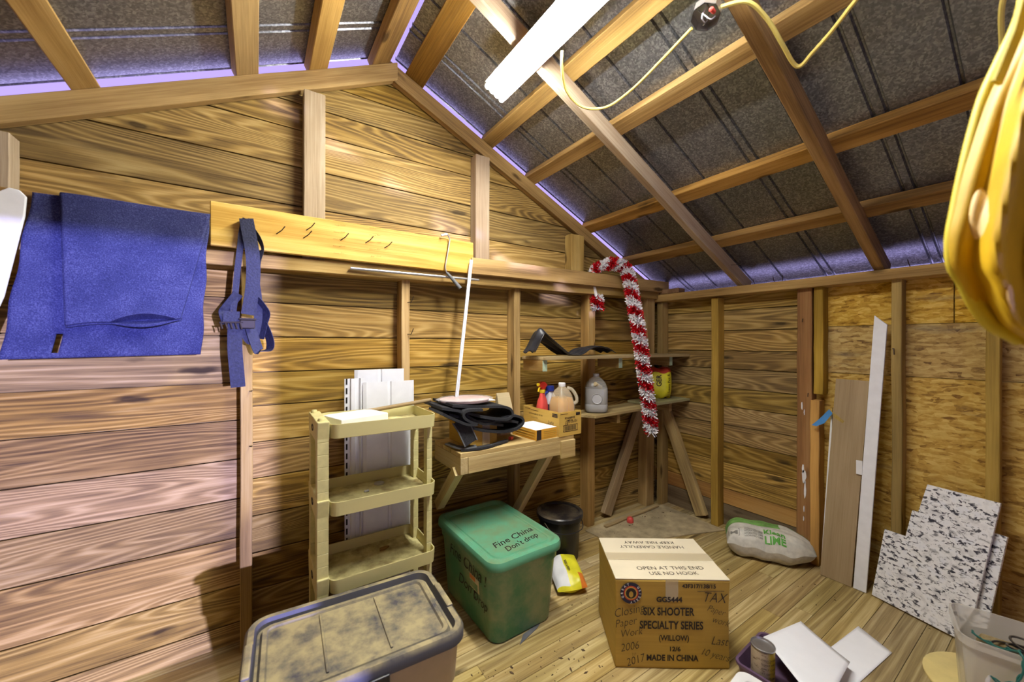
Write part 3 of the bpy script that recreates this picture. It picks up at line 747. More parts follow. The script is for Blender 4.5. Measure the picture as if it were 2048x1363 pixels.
# ------------------------------------------------------------------ cream shelf unit and what stands on it
sx0, sx1, sy0, sy1 = -2.674, -2.237, -.50, -.19
su = thing('plastic_shelf_unit', 'cream plastic shelf unit with four trays, behind the dusty grey tote', 'shelf unit', ((sx0 + sx1) / 2, (sy0 + sy1) / 2, FZ))
scx, scy = (sx0 + sx1) / 2, (sy0 + sy1) / 2; sw, sd_ = sx1 - sx0, sy1 - sy0
levels = [1.085, .782, .481, .19]
for z in levels:
    L = lambda e, zz: rrect(sw - 2 * e, sd_ - 2 * e, .035 - e, zz, 5, (scx, scy))
    MB().loft([L(.012, z - .058), L(.004, z - .055), L(0, z), L(.005, z), L(.008, z - .044)]).build('tray', 'cream_dirty', su, smooth=True, world=True)
for xa, xb, side in ((-2.716, -2.676, 'l'), (-2.262, -2.238, 'r')):
    for ya, yb in ((-.478 if side == 'l' else -.44, -.428 if side == 'l' else -.40), (-.262, -.212)):
        loops = []; z = FZ
        while z < (1.045 if side == 'l' else 1.0):
            for zz, e in ((z, .0015), (z + .0015, 0), (z + .046, 0), (z + .0475, .0015)):
                loops.append([(xa + e, ya + e, zz), (xb - e, ya + e, zz), (xb - e, yb - e, zz), (xa + e, yb - e, zz)])
            z += .0478
        MB().loft(loops).build('post', 'cream', su, world=True)
    for z in (levels if side == 'l' else ()):
        MB().prism([(-.488, z + .012), (-.478, z - .055), (-.445, z - .115), (-.425, z - .07), (-.265, z - .07), (-.245, z - .115), (-.212, z - .055), (-.202, z + .012)], xa - .002, xb + .002, 'x').build('end_bracket', 'cream', su, bevel=.004, world=True)
        if side == 'l':
            T = Matrix.Translation((xa - .003, -.345, z - .03)) @ Matrix.Rotation(PI / 2, 4, 'Z') @ Matrix.Rotation(PI / 2, 4, 'X')
            e = [(.024 * math.cos(2 * PI * k / 20) , .014 * math.sin(2 * PI * k / 20)) for k in range(20)]
            MB().loft([[(a, b, -.001) for a, b in e], [(a, b, .0015) for a, b in e], [(a * .78, b * .7, .0015) for a, b in e], [(a * .78, b * .7, -.001) for a, b in e]], cap0=False, cap1=False, T=T).build('emblem', 'navy', su, world=True)
MB().lathe([(.012, 0), (.014, .010), (.010, .018)], 12, (-2.70, -.455, 1.090)).build('knob', 'cream', su, world=True, smooth=True)
MB().lathe([(.012, 0), (.014, .010), (.010, .018)], 12, (-2.70, -.235, 1.090)).build('knob', 'cream', su, world=True, smooth=True)

wb = Matrix.Translation((-2.545, -.325, 1.0435)) @ Matrix.Rotation(math.radians(17), 4, 'Z')
tag(MB().box(-.108, .108, -.082, .082, 0, .046).build('white_block', 'white_board', bevel=.003, M4=wb), 'thick white foam block on the top tray of the shelf unit', 'block')
a, b = at_y(738, 823, -.232), at_y(862, 800, -.232)
tag(MB().tube([a + (a - b) * .12, b], .0095, 12).build('wooden_dowel', 'dowel', smooth=True), 'round wooden stick lying from the top tray to the workbench pile', 'stick')
c = at_z(760, 968, .7395); tag(MB().lathe([(.022, -.0015), (.023, .003), (.021, .006)], 20, c).build('metal_disc', 'steel', smooth=True), 'flat metal disc on the second shelf tray', 'disc')
c = at_z(834, 952, .7395); tag(MB().tube([c + Vector((-.012, 0, .010)), c + Vector((.004, 0, .0095)), c + Vector((.016, .003, .009))], [.008, .011, .010], 10).build('wire_connector', 'red', smooth=True), 'small red wire connector on the second shelf tray', 'connector')
c = at_z(735, 985, .7395); tag(MB().tube([c + Vector((-.010, 0, .004)), c + Vector((.010, .003, .004))], .0045, 8).build('hex_nut', 'steel'), 'small metal nut near the front edge of the second tray', 'nut')
c = at_z(770, 1098, .4385); tag(MB().prism([(-.022, -.012), (.0, -.016), (.026, .004), (.012, .012), (-.018, .006)], 0, .006, 'z', T=Matrix.Translation(c)).build('wood_chip', 'rafter'), 'brown wood chip on the third shelf tray', 'wood chip')

# white vinyl siding offcuts leaning behind the unit
def siding(xa, xb, ya, zt, lean, label, flange=False):
    w = xb - xa
    pr = [(0, 0), (w * .06, .006), (w * .46, .010), (w * .48, .004), (w * .52, .004), (w * .54, .010), (w * .96, .012), (w, .006)]
    if flange: pr = [(0, 0), (w * .28, .001), (w * .32, .010), (w * .5, .010), (w * .54, .002), (w * .75, .002), (w * .8, .014), (w, .014)]
    vs = [(xa + a, -b, 0) for a, b in pr] + [(xa + a, -b, zt - FZ) for a, b in pr]
    n = len(pr); mb = MB().add(vs, [(i, i + 1, n + i + 1, n + i) for i in range(n - 1)])
    o = mb.build('vinyl_siding', 'white_vinyl', solid=.0018)
    o.location = (0, ya, FZ); o.rotation_euler = (-lean, 0, 0)
    if flange:
        ms = MB(); z = .06
        while z < zt - FZ - .02:
            ms.box(xa + .006, xa + .013, -.0035, -.001, z, z + .028); z += .045
        so_ = ms.build('nail_slots', 'dark', o); so_['kind'] = 'stuff'
    return tag(o, label, 'siding')
siding(-2.507, -2.262, -.122, 1.268, .02, 'tallest white siding piece, rearmost behind the shelf unit')
siding(-2.556, -2.466, -.140, 1.228, .02, 'narrow slotted white siding edge sticking out beside the tall piece', True)
siding(-2.475, -2.222, -.162, 1.208, .022, 'front white siding piece standing behind the cream shelf unit')

# ------------------------------------------------------------------ workbench
bx0, bx1, by0, bz = -2.08, -1.335, -.415, .862
wbn = thing('workbench', 'small timber workbench fixed to the gable wall over the green tote', 'workbench', ((bx0 + bx1) / 2, -.2, bz))
for i, (a, b, r) in enumerate(((by0 + .002, -.30, .2), (-.297, -.20, .55), (-.197, -.087, .8))):
    MB().box(bx0, bx1 - .002 + .01 * i, a, b, bz - .022, bz, rnd=r).build('top_board', 'bench_wood', wbn, world=True, bevel=.002)
MB().box(bx0 + .042, bx1, by0, by0 + .038, bz - .105, bz - .0225, rnd=.35).build('front_rail', 'bench_wood', wbn, world=True, bevel=.002)
m4 = Matrix.Translation((bx0 + .02 - wbn.location.x, by0 - wbn.location.y, 0)) @ Matrix.Rotation(PI / 2, 4, 'Z')
MB().box(0, .328, -.02, .02, bz - .105 - wbn.location.z, bz - .0225 - wbn.location.z, rnd=.6).build('side_rail', 'bench_wood', wbn, bevel=.002, M4=m4)
MB().box(bx1 - .11, bx1 - .002, by0 - .012, by0 - .0005, bz - .125, bz - .024, rnd=.9).build('end_cleat', 'bench_wood', wbn, world=True, bevel=.002)
def brace(p0, p1, w, h, par, name='brace', mat='bench_wood'):
    p0, p1 = Vector(p0), Vector(p1); x = (p1 - p0).normalized(); z = Vector((1, 0, 0)); z = (z - x * z.dot(x)).normalized(); y = z.cross(x); L = (p1 - p0).length
    m = Matrix((x, y, z)).transposed().to_4x4(); m.translation = p0 - par.location
    return MB().box(0, L, -w / 2, w / 2, -h / 2, h / 2).build(name, mat, par, bevel=.002, M4=m)
brace((-1.50, -.375, .768), (-1.565, -.10, .30), .05, .045, wbn)
brace((-2.075, -.375, .768), (-2.058, -.10, .50), .05, .045, wbn)

def rotbox(name, c, w, l, h, ang, mat, label, cat):
    o = thing(name, label, cat, c, math.radians(ang)); return o
# brown box under the black cloth
bb = thing('cardboard_box', 'brown cardboard box on the workbench under the black cloth', 'box', (-1.91, -.205, bz), math.radians(4))
MB().box(-.085, .085, -.125, .105, 0, .118).build('body', 'card', bb, bevel=.003)
MB().box(-.012, .035, -.127, -.1255, .0, .119).build('tape', 'tape', bb)
MB().text('7', .05, Matrix.Translation((-.0856, -.03, .07)) @ Matrix.Rotation(-PI / 2, 4, 'Z') @ Matrix.Rotation(PI / 2, 4, 'X')).build('printed_mark', 'ink', bb)

bc = thing('black_cloth', 'folded black padded cloth with loops, piled on the workbench box', 'cloth', (-1.93, -.22, .99))
def fold(px, w=.20, y=-.30, t=.013, mat='black_cloth', name='fold', wd=(.05, 1, 0)):
    return MB().ribbon(bez([at_y(a, b, y) for a, b in px], 6), wd, w, t).build(name, mat, bc, smooth=True, world=True)
fold([(864, 810), (900, 815), (945, 826), (985, 831), (1001, 826), (1001, 814), (985, 807), (930, 807), (885, 805)], .26, -.26)
fold([(905, 838), (940, 852), (985, 857), (1015, 852), (1030, 840), (1026, 829), (1005, 826), (978, 836), (955, 842), (930, 832), (915, 822)], .19, -.28)
fold([(872, 822), (898, 834), (922, 843), (940, 843), (928, 838), (916, 830), (915, 821), (925, 816), (950, 815)], .18, -.33)
fold([(940, 836), (975, 836), (1005, 836), (1018, 838)], .20, -.27)
fold([(880, 822), (915, 830), (950, 838), (985, 842)], .24, -.25)
fl = MB().ribbon([at_y(918, 840, -.372), at_y(930, 858, -.385), at_y(943, 886, -.395)], (1, 0, .35), .075, .006).build('front_flap', 'black_cloth', bc, world=True)
for s_ in (-1, 1):
    o_ = Vector((.034 * s_, -.004, .012 * s_)); MB().ribbon([at_y(918, 840, -.374) + o_, at_y(930, 858, -.387) + o_, at_y(943, 886, -.397) + o_], (1, 0, .35), .006, .004).build('binding', 'grey_edge', fl, world=False, M4=Matrix.Translation(-bc.location))
MB().ribbon(bez([Vector((-2.06, -.375, bz + .008)), Vector((-1.98, -.40, bz + .010)), Vector((-1.88, -.385, bz + .008)), Vector((-1.77, -.35, bz + .010))], 6), (.1, 1, 0), [.03] * 12 + [.02] * 7, .010).build('strap', 'black_cloth', bc, world=True)
MB().ribbon(bez([Vector((-2.10, -.30, bz + .03)), Vector((-2.05, -.36, bz + .014)), Vector((-1.98, -.39, bz + .016))], 6), (.3, 1, 0), .05, .008).build('strap', 'grey_edge', bc, world=True)
c = at_z(1022, 876, bz + .012); tag(MB().tube([c + Vector((-.004, 0, 0)), c + Vector((.016, .006, 0))], [.011, .009], 10).build('wire_connector', 'red_spray', smooth=True), 'small red wire connector on the workbench edge', 'connector')

pk = thing('plate_pack', 'clear clamshell pack of pinkish plates on top of the black cloth', 'plates', (-1.99, -.28, 1.088))
pm = Matrix.Rotation(math.radians(-12), 4, 'Z')
MB().lathe([(.06, 0), (.118, .008), (.124, .022), (.10, .027)], 28, sx=1.08, sy=.85).build('plates', 'pink_plate', pk, smooth=True, M4=pm)
MB().lathe([(.07, -.004), (.126, .006), (.136, .020), (.146, .021), (.128, .029), (.10, .031)], 10, sx=1.08, sy=.85).build('clear_cover', 'clear_film', pk, M4=pm)
MB().box(-.03, .05, -.05, .05, -.002, .001).build('paper_slip', 'paper', pk, M4=Matrix.Translation((.12, .02, .004)))

kb = thing('paper_bag', 'tall pale paper bag standing on the workbench', 'paper bag', (-1.668, -.165, bz))
kl = []
for z, w, d, ox in ((0, .104, .062, 0), (.02, .106, .066, 0), (.10, .104, .06, -.004), (.18, .098, .035, -.010), (.245, .09, .010, -.016)):
    n_ = []
    for a, b in ((-1, -1), (0, -1.12), (1, -1), (1.0, -.2), (.86, 0), (1.0, .2), (1, 1), (0, 1.12), (-1, 1), (-1.0, .2), (-.86, 0), (-1.0, -.2)):
        n_.append((ox + a * w / 2 + random.uniform(-.002, .002), b * d / 2, z + random.uniform(-.002, .002)))
    kl.append(n_)
MB().loft(kl).build('bag', 'kraft', kb, M4=Matrix.Rotation(.1, 4, 'Z'))

ob_ = thing('small_box', 'small orange box with a black stripe, in front of the bottle carton', 'box', (-1.549, -.305, bz), math.radians(4))
MB().box(-.080, .080, -.105, .105, 0, .058).build('body', 'card_orange', ob_, bevel=.002)
MB().box(-.079, .079, -.104, .104, .0583, .0596).build('label', 'paper', ob_)
MB().box(-.074, -.040, -.1062, -.1052, .002, .057).build('stripe', 'ink', ob_)
for k in range(4): MB().box(-.02, .07, -.1062, -.1052, .010 + .011 * k, .013 + .011 * k).build('print_line', 'card', ob_)
for k in range(3): MB().box(-.0812, -.0802, -.09, .08, .012 + .015 * k, .016 + .015 * k).build('print_line', 'card', ob_)

lb = thing('bottle_carton', 'open yellow carton holding spray bottle and jugs at the workbench end', 'box', (-1.372, -.245, bz), math.radians(2))
w, l, h = .178, .34, .140
cart = MB()
for a, b, c_, d in ((-w / 2, w / 2, -l / 2, -l / 2 + .005), (-w / 2, w / 2, l / 2 - .005, l / 2), (-w / 2, -w / 2 + .005, -l / 2 + .005, l / 2 - .005), (w / 2 - .005, w / 2, -l / 2 + .005, l / 2 - .005)): cart.box(a, b, c_, d, 0, h)
cart.box(-w / 2 + .005, w / 2 - .005, -l / 2 + .005, l / 2 - .005, 0, .034)
cart.build('body', 'card_yellow', lb)
FR = lambda x, z: Matrix.Translation((x, -l / 2 - .0008, z)) @ Matrix.Rotation(PI / 2, 4, 'X')
LF = lambda y, z: Matrix.Translation((-w / 2 - .0008, y, z)) @ Matrix.Rotation(-PI / 2, 4, 'Z') @ Matrix.Rotation(PI / 2, 4, 'X')
pr = MB()
bw = 0
for a, b, c_, d in ((-.058, .058, .024, .027), (-.058, .058, .060, .063), (-.058, -.055, .024, .063), (.055, .058, .024, .063)): pr.box(a, b, -l / 2 - .001, -l / 2, c_, d)
x = -.048
while x < .046:
    ww = random.choice((.0015, .003, .0045)); pr.box(x, x + ww, -l / 2 - .001, -l / 2, .030, .057); x += ww + random.choice((.002, .003))
pr.box(.045, .078, -l / 2 - .001, -l / 2, .114, .130).box(-.08, -.02, -l / 2 - .001, -l / 2, .128, .130)
for k in range(3): pr.box(-w / 2 - .001, -w / 2, -.155 + .0, -.11, .108 + k * .008, .113 + k * .008)
pr.box(-w / 2 - .001, -w / 2, .02, .09, .122, .124).box(-w / 2 - .001, -w / 2, .10, .15, .127, .129)
bcode = pr.build('barcode', 'ink', lb); bcode['kind'] = 'stuff'
for t, s_, T_, kw in (('ROUGHSERVICE', .016, FR(-.005, .103), dict(bold=.0006, xs=.7)), ('LAMPS 12', .012, FR(-.01, .088), dict(bold=.0006)), ('50 ROUGH SERV BL 120-130V', .014, LF(.045, .100), dict(xs=.75)), ('0-120 V 75', .013, LF(.055, .078), {})):
    line(lb, 'printed_line', 'ink', t, s_, T_, **kw)
line(lb, 'handwriting', 'marker', 'Light', .030, LF(-.095, .070), shear=.25, xs=.9)
line(lb, 'handwriting', 'marker', 'Light Bulbs', .027, FR(.004, .080) @ Matrix.Rotation(.08, 4, 'Z'), shear=.25, xs=.85)
def W2(o, x, y, z): return o.matrix_basis @ Vector((x, y, z))

sp = thing('spray_bottle', 'red spray bottle with yellow nozzle in the yellow carton', 'spray bottle', W2(lb, -.040, .040, .0345), .15)
prof = [(.036, 0), (.038, .01), (.038, .11), (.030, .15), (.020, .175), (.016, .195)]
MB().loft([rrect(r * 2, r * 1.5, r * .6, z, 4) for r, z in prof]).build('body', 'red_spray', sp, smooth=True)
MB().lathe([(.0175, .196), (.0185, .199), (.0185, .214), (.0165, .217)], 18).build('collar', 'yellow', sp, smooth=True)
MB().prism([(-.030, .255), (-.028, .235), (-.012, .232), (-.012, .218), (.014, .218), (.022, .232), (.036, .238), (.034, .248), (.014, .264), (-.012, .268)], -.013, .013, 'y').build('spray_head', 'red', sp, bevel=.004)
MB().tube([(-.028, 0, .250), (-.042, 0, .250)], [.009, .010], 12).build('nozzle', 'yellow', sp)
MB().tube(bez([(-.016, 0, .236), (-.030, 0, .225), (-.036, 0, .205)], 4), .0055, 8).build('trigger', 'yellow', sp)

bj = thing('detergent_jug', 'jug with blue cap and blue handle behind the amber jug', 'jug', W2(lb, .043, .062, .0345), 0)
MB().loft([rrect(.074 * k, .075 * k, .02 * k, z, 4) for k, z in ((.95, 0), (1, .01), (1, .13), (.9, .16), (.5, .19), (.42, .20))]).build('body', 'white_vinyl', bj, smooth=True)
MB().loft([rrect(.0755, .0765, .02, z, 4) for z in (.03, .12)], cap0=False, cap1=False).build('label', 'navy', bj)
MB().lathe([(.025, .200), (.027, .203), (.026, .232), (.024, .234)], 20).build('cap', 'blue', bj, smooth=True)
MB().tube(bez([(-.020, 0, .195), (-.036, 0, .192), (-.046, 0, .17), (-.040, 0, .13)], 5), .009, 10).build('handle', 'blue', bj, smooth=True)

aj = thing('juice_jug', 'clear handled jug with amber liquid standing in the yellow carton', 'jug', W2(lb, .004, -.092, .0345), 0)
jp = [(.94, 0), (1, .008), (1, .060), (1.0, .135), (.94, .155), (.80, .19), (.58, .222), (.32, .240), (.28, .247)]
def jl(k, z, e=0): return rrect(.128 * k - e, .128 * k - e, .030 * k, z, 5)
MB().loft([jl(.94, .002, .006), jl(1, .010, .006), jl(1, .135, .006), jl(.94, .155, .006), jl(.84, .180, .006)]).build('liquid', 'amber', aj, smooth=True)
MB().loft([jl(k, z) for k, z in jp]).build('body', 'jug_clear', aj, smooth=True)
MB().tube(bez([(.022, -.02, .238), (.045, -.040, .228), (.062, -.058, .190), (.064, -.060, .158), (.050, -.05, .145)], 6), .011, 10).build('handle', 'jug_clear', aj, smooth=True)
MB().lathe([(.021, .246), (.022, .249), (.022, .266), (.020, .268)], 20).build('cap', 'white_print', aj, smooth=True)

# ------------------------------------------------------------------ corner shelves
us = thing('corner_shelf', 'upper corner shelf board on timber brackets with black cloth on it', 'shelf', (-.75, -.15, 1.325))
MB().prism([(-1.487, -.088), (-1.487, -.16), (-1.475, -.315), (-.003, -.325), (-.003, -.003), (-.11, -.003), (-.13, -.087)], 1.302, 1.322, 'z').build('shelf_board', 'shelf_wood', us, bevel=.002, world=True)
for x in (-1.46, -.785, -.20):
    m4 = Matrix.Translation((x - us.location.x, -.088 - us.location.y, 1.267 - us.location.z)) @ Matrix.Rotation(-PI / 2, 4, 'Z')
    b_ = MB().box(0, .20, -.018, .018, -.034, .034).build('bracket', 'stud', us, bevel=.002, M4=m4)
    MB().box(.2005, .203, -.017, .017, -.033, .033).build('painted_end', plain('pale_green_paint', (.36, .46, .33), .6), b_)
ls = thing('corner_shelf', 'lower corner shelf of two overlapping boards carrying the cut jug', 'shelf', (-.55, -.15, .93))
def tilt(pts, z0, z1, t, xa, xb):
    f = lambda x: z0 + (z1 - z0) * (x - xa) / (xb - xa)
    n = len(pts); vs = [(a, b, f(a)) for a, b in pts] + [(a, b, f(a) + t) for a, b in pts]
    return MB().add(vs, [list(range(n))[::-1], list(range(n, 2 * n))] + [(i, (i + 1) % n, n + (i + 1) % n, n + i) for i in range(n)])
tilt([(-1.16, -.10), (-1.05, -.315), (-.40, -.315), (-.40, -.09)], .908, .922, .018, -1.16, -.40).build('shelf_board', 'shelf_wood', ls, bevel=.002, world=True)
tilt([(-.47, -.09), (-.47, -.325), (-.004, -.33), (-.004, -.003), (-.11, -.003), (-.13, -.09)], .942, .948, .018, -.47, 0).build('shelf_board', wood('greenish_board', (.12, .11, .055), (.30, .28, .14), (.44, .42, .25), rings=5, stain=.3), ls, bevel=.002, world=True)
for x, z in ((-.80, .881), (-.20, .909)):
    m4 = Matrix.Translation((x - ls.location.x, -.088 - ls.location.y, z - ls.location.z)) @ Matrix.Rotation(-PI / 2, 4, 'Z')
    MB().box(0, .20, -.016, .016, -.032, .032).build('bracket', 'stud', ls, bevel=.002, M4=m4)

prof = [(1060, 703), (1064, 688), (1069, 670), (1076, 657), (1084, 661), (1098, 675), (1115, 692), (1134, 709), (1150, 705), (1162, 697), (1178, 692), (1196, 692), (1208, 695), (1216, 702)]
pp = bez([at_y(a, b, -.215) for a, b in prof], 4)
def drape(u, v):
    i = u * (len(pp) - 1); k = min(int(i), len(pp) - 2); p = lerp(pp[k], pp[k + 1], i - k)
    hh = p.z - 1.327; f = 1 - .55 * abs(v - .35) ** 1.4 * (1.2 if u < .5 else .7)
    wd = lerp(.11, .17, u)
    return Vector((p.x + .01 * math.sin(v * 5 + u * 9), -.215 + (v - .45) * wd - .012 * math.sin(u * 12), 1.327 + max(.0025, hh * f + .006 * math.sin(v * 14 + u * 18))))
tag(MB().grid(drape, 50, 18).build('black_sheet', 'black_rubber', smooth=True, solid=.004), 'crumpled black rubbery cloth lying on the upper corner shelf', 'cloth')

mj = thing('milk_jug', 'cut grey plastic gallon jug with a tube inside, on the lower shelf', 'jug', (-.938, -.205, .934), -.72)
mp = [(.90, 0), (1, .012), (1, .05), (.97, .055), (1, .06), (1, .14), (.97, .165), (.80, .20), (.52, .225), (.32, .237), (.27, .242)]
MB().loft([rrect(.154 * k, .154 * k, .035 * k, z, 5) for k, z in mp]).build('body', 'jug_shell', mj, smooth=True)
MB().loft([rrect(.150 * k, .150 * k, .034 * k, z, 5) for k, z in ((.9, .003), (.99, .014), (.99, .05), (.96, .055), (.99, .06), (.99, .138), (.97, .160))]).build('contents', 'jug_milk', mj, smooth=True)
MB().lathe([(.020, .242), (.021, .246), (.021, .258), (.018, .26)], 18).build('neck', 'jug_milk', mj, smooth=True)
T = Matrix.Translation((-.0, -.0775, .095)) @ Matrix.Rotation(PI / 2, 4, 'X')
MB().lathe([(.036, .0), (.034, .004), (.030, .001), (.028, -.001)], 22, T=T).build('round_dimple', 'jug_milk', mj, smooth=True)
MB().tube([(-.012, -.072, .196), (.030, -.025, .168)], .014, 12).build('cardboard_tube', 'kraft', mj, smooth=True)

def pillow(W_, H_, D_, n=24, pinch=.25, flat=.0):
    def fn(u, v, side):
        x = (u - .5) * W_; z = (v - .5) * H_
        k = max(0, (1 - abs(2 * u - 1) ** 3.2)) ** .55 * max(0, (1 - abs(2 * v - 1) ** 3.2)) ** .55
        return x * (1 - pinch * .2 * abs(2 * v - 1) ** 2), side * D_ / 2 * k, z * (1 - pinch * .15 * abs(2 * u - 1) ** 2)
    return fn
pb = thing('pet_food_bag', 'yellow printed bag standing on the greenish lower shelf board', 'bag', (-.20, -.19, .965), math.radians(-25))
fn = pillow(.20, .24, .10)
mb = MB()
for sd in (-1, 1): mb.grid(lambda u, v: Vector(fn(u, v, sd)) + Vector((0, .012 * math.sin(u * 7), .125 + .008 * math.sin(u * 11 + sd))), 20, 20, mif=lambda u, v: 1 if v > .86 else 0)
mb.build('bag', ['yellow_bag', 'red_print'], pb, smooth=True)
def onbag(x, y, z): u = x / .20 + .5; v = (y) / .24 + .5; q = Vector(fn(min(max(u, 0), 1), min(max(v, 0), 1), -1)); return q + Vector((0, .012 * math.sin(u * 7) - .003, .125))
line(pb, 'printed_line', 'ink', 'Lawn Pet &', .036, I4, fn=lambda x, y, z: onbag(-y + .045, x, z), xs=.9)
line(pb, 'printed_line', 'ink', 'GER', .05, I4, bold=.001, fn=lambda x, y, z: onbag(-y - .03, x + .02, z))
tag(MB().box(-.045, .045, -.02, .02, 0, .15, T=Matrix.Translation((-.055, -.10, .9665))).build('red_box', 'red', bevel=.003), 'red box half hidden behind the yellow bag on the lower shelf', 'box')

def diag(p0, p1, w, h, up, label):
    return beam('diagonal_brace', p0, p1, w, h, 'shelf_wood', label, 'brace', up=up)
diag((-.245, -.045, .90), (-.665, -.045, .09), .04, .09, (1, 0, 0), 'diagonal brace on the gable wall below the lower shelf')
diag((-.045, -.13, .87), (-.045, -.455, .08), .04, .09, (0, 1, 0), 'diagonal brace on the plank wall below the lower shelf')

# ------------------------------------------------------------------ on the floor
def lid_ridge(mb, sections, c=(0, 0)): return mb.loft([rrect(w, l, r, z, 6, c) for w, l, r, z in sections])

# dusty grey tote
gt = thing('storage_tote', 'taupe storage tote with a dusty dark grey lid, beside the strap wall', 'storage tote', (-2.627, -.742, FZ), math.radians(-3))
gw, gl, lz = .645, .43, .348
MB().loft([rrect(a, b, .05, z, 6) for a, b, z in ((.51, .315, 0), (.53, .33, .02), (.572, .36, .19), (.574, .362, .20), (.592, .377, .21), (.608, .392, lz))]).build('body', 'tote_body', gt, smooth=True)
MB().loft([rrect(a, b, r, z, 6) for a, b, r, z in ((gw - .01, gl - .01, .065, lz), (gw, gl, .07, lz + .004), (gw, gl, .07, lz + .030), (gw - .02, gl - .02, .06, lz + .042), (gw - .055, gl - .055, .045, lz + .042), (gw - .070, gl - .070, .04, lz + .018),
    (gw - .085, gl - .085, .035, lz + .018), (gw - .100, gl - .100, .03, lz + .030), (gw - .125, gl - .125, .025, lz + .030), (gw - .135, gl - .135, .022, lz + .023))]).build('lid', 'tote_lid', gt, smooth=True)
for x in (-.10, .085): MB().prism([(x - .004, -.14), (x + .004, -.14), (x + .004, .14), (x - .004, .14)], lz + .022, lz + .028, 'z').build('lid_rib', 'tote_lid', gt, bevel=.002)
for s_ in (-1, 1):
    MB().box(-.012, .012, -.075, .075, -.016, .012).build('latch_handle', 'tote_lid', gt, bevel=.006, M4=Matrix.Translation((s_ * (gw / 2 - .016), 0, lz + .036)))
for y_ in (-1, 1): MB().box(-.03, .03, -.006, .006, -.05, .012).build('clip', 'black_plastic', gt, bevel=.003, M4=Matrix.Translation((.03, y_ * (gl / 2 + .002), lz - .0)))

# green tote
gr = thing('storage_tote', 'green plastic tote with handwritten lid, under the workbench', 'storage tote', (-1.872, -.405, FZ), math.radians(1))
MB().loft([rrect(a, b, r, z, 6) for a, b, r, z in ((.326, .50, .05, 0), (.341, .515, .055, .012), (.378, .558, .06, .30), (.391, .572, .06, .31), (.398, .578, .06, .362))]).build('body', 'green_body', gr, smooth=True)
MB().loft([rrect(a, b, r, z, 6) for a, b, r, z in ((.418, .608, .065, .352), (.422, .612, .068, .356), (.422, .612, .068, .376), (.410, .600, .06, .390), (.371, .560, .05, .394), (.351, .535, .045, .384), (.326, .51, .04, .384), (.318, .502, .036, .389), (.311, .495, .03, .386))]).build('lid', 'green_lid', gr, smooth=True)
lt_ = lambda x, y, a=0: Matrix.Translation((x, y, .3868)) @ Matrix.Rotation(a, 4, 'Z')
line(gr, 'lid_handwriting', 'ink', 'Fine China', .062, lt_(.012, -.135, .16), shear=.35, xs=.98, bold=.0006)
line(gr, 'lid_handwriting', 'ink', "Don't drop", .055, lt_(.022, -.195, .16), shear=.35, xs=.85, bold=.0006)
sdl = lambda y, z, k: Matrix.Translation((-.1795 - k, y, z)) @ Matrix.Rotation(math.radians(7.3) * 0, 4, 'Y') @ Matrix.Rotation(-PI / 2, 4, 'Z') @ Matrix.Rotation(PI / 2 + .062, 4, 'X')
line(gr, 'side_handwriting', 'ink', 'Fine China !', .085, sdl(-.03, .275, .0097), shear=.3, xs=.9)
line(gr, 'side_handwriting', 'ink', "Don't", .075, sdl(-.02, .165, .0028), shear=.3)
line(gr, 'side_handwriting', 'ink', 'Drop', .065, sdl(-.15, .155, .0022), shear=.3, xs=.9)
lab = MB().box(-.045, .045, -.032, .032, 0, .001, T=sdl(-.105, .215, .0052)).build('sticker', 'card_pale', gr)
MB().box(-.043, .01, .010, .030, .001, .0016, T=sdl(-.105, .215, .0052)).build('orange_block', 'orange_print', lab)
MB().box(-.043, .03, -.028, .004, .001, .0016, T=sdl(-.105, .215, .0052)).build('green_block', 'green_body', lab)

# black bucket
bu = thing('bucket', 'black plastic bucket with a dusty lid beside the green tote', 'bucket', (-1.300, -.245, FZ))
MB().lathe([(.112, 0), (.116, .006), (.128, .235), (.136, .236), (.137, .262), (.134, .264)], 36).build('body', 'black_plastic', bu, smooth=True)
MB().lathe([(.142, .255), (.147, .258), (.147, .278), (.140, .284), (.126, .282), (.120, .274), (.05, .275)], 36).build('lid', 'black_plastic', bu, smooth=True)
pt = []
MB().tube(bez([(-.139, -.02, .245), (-.135, -.09, .215), (-.05, -.15, .205), (.06, -.145, .215), (.137, -.03, .245)], 6), .003, 6).build('bail_handle', 'black_plastic', bu, smooth=True)

# yellow and white seed bag slumped on the floor
yb = thing('plastic_bag', 'small yellow and white plastic bag lying by the bucket', 'bag', (-1.450, -.478, FZ + .050), math.radians(63))
fn2 = pillow(.27, .17, .10)
mb = MB()
for sd in (-1, 1):
    def fb(u, v, sd=sd):
        x, y, z = fn2(u, v, sd); return Vector((x, z, y * (.9 if sd > 0 else .8) + .008 * math.sin(u * 13) * math.sin(v * 9)))
    mb.grid(fb, 22, 20, mif=lambda u, v: 1 if v > .55 and .06 < u < .92 else (2 if u < .3 and v < .22 else 0))
mb.build('bag', ['yellow_bag', 'white_print', 'orange_print'], yb, smooth=True, M4=Matrix.Rotation(-.10, 4, 'X') @ Matrix.Rotation(-.12, 4, 'Y'))
def onb(x, y, z):
    u = min(max(x / .27 + .5, 0), 1); v = min(max(y / .17 + .5, 0), 1); p = fn2(u, v, 1); return (p[0], p[2], p[1] * .9 + .008 * math.sin(u * 13) * math.sin(v * 9) + .0015)
line(yb, 'printed_line', 'ink', 'SEED & FEED', .018, I4, M4=Matrix.Rotation(-.10, 4, 'X') @ Matrix.Rotation(-.12, 4, 'Y'), fn=lambda x, y, z: onb(-x, -y - .005, z), bold=.0006)
tri = [at_z(a, b, FZ + .001) for a, b in ((1043, 1289), (1050, 1268), (1085, 1243), (1078, 1255))]
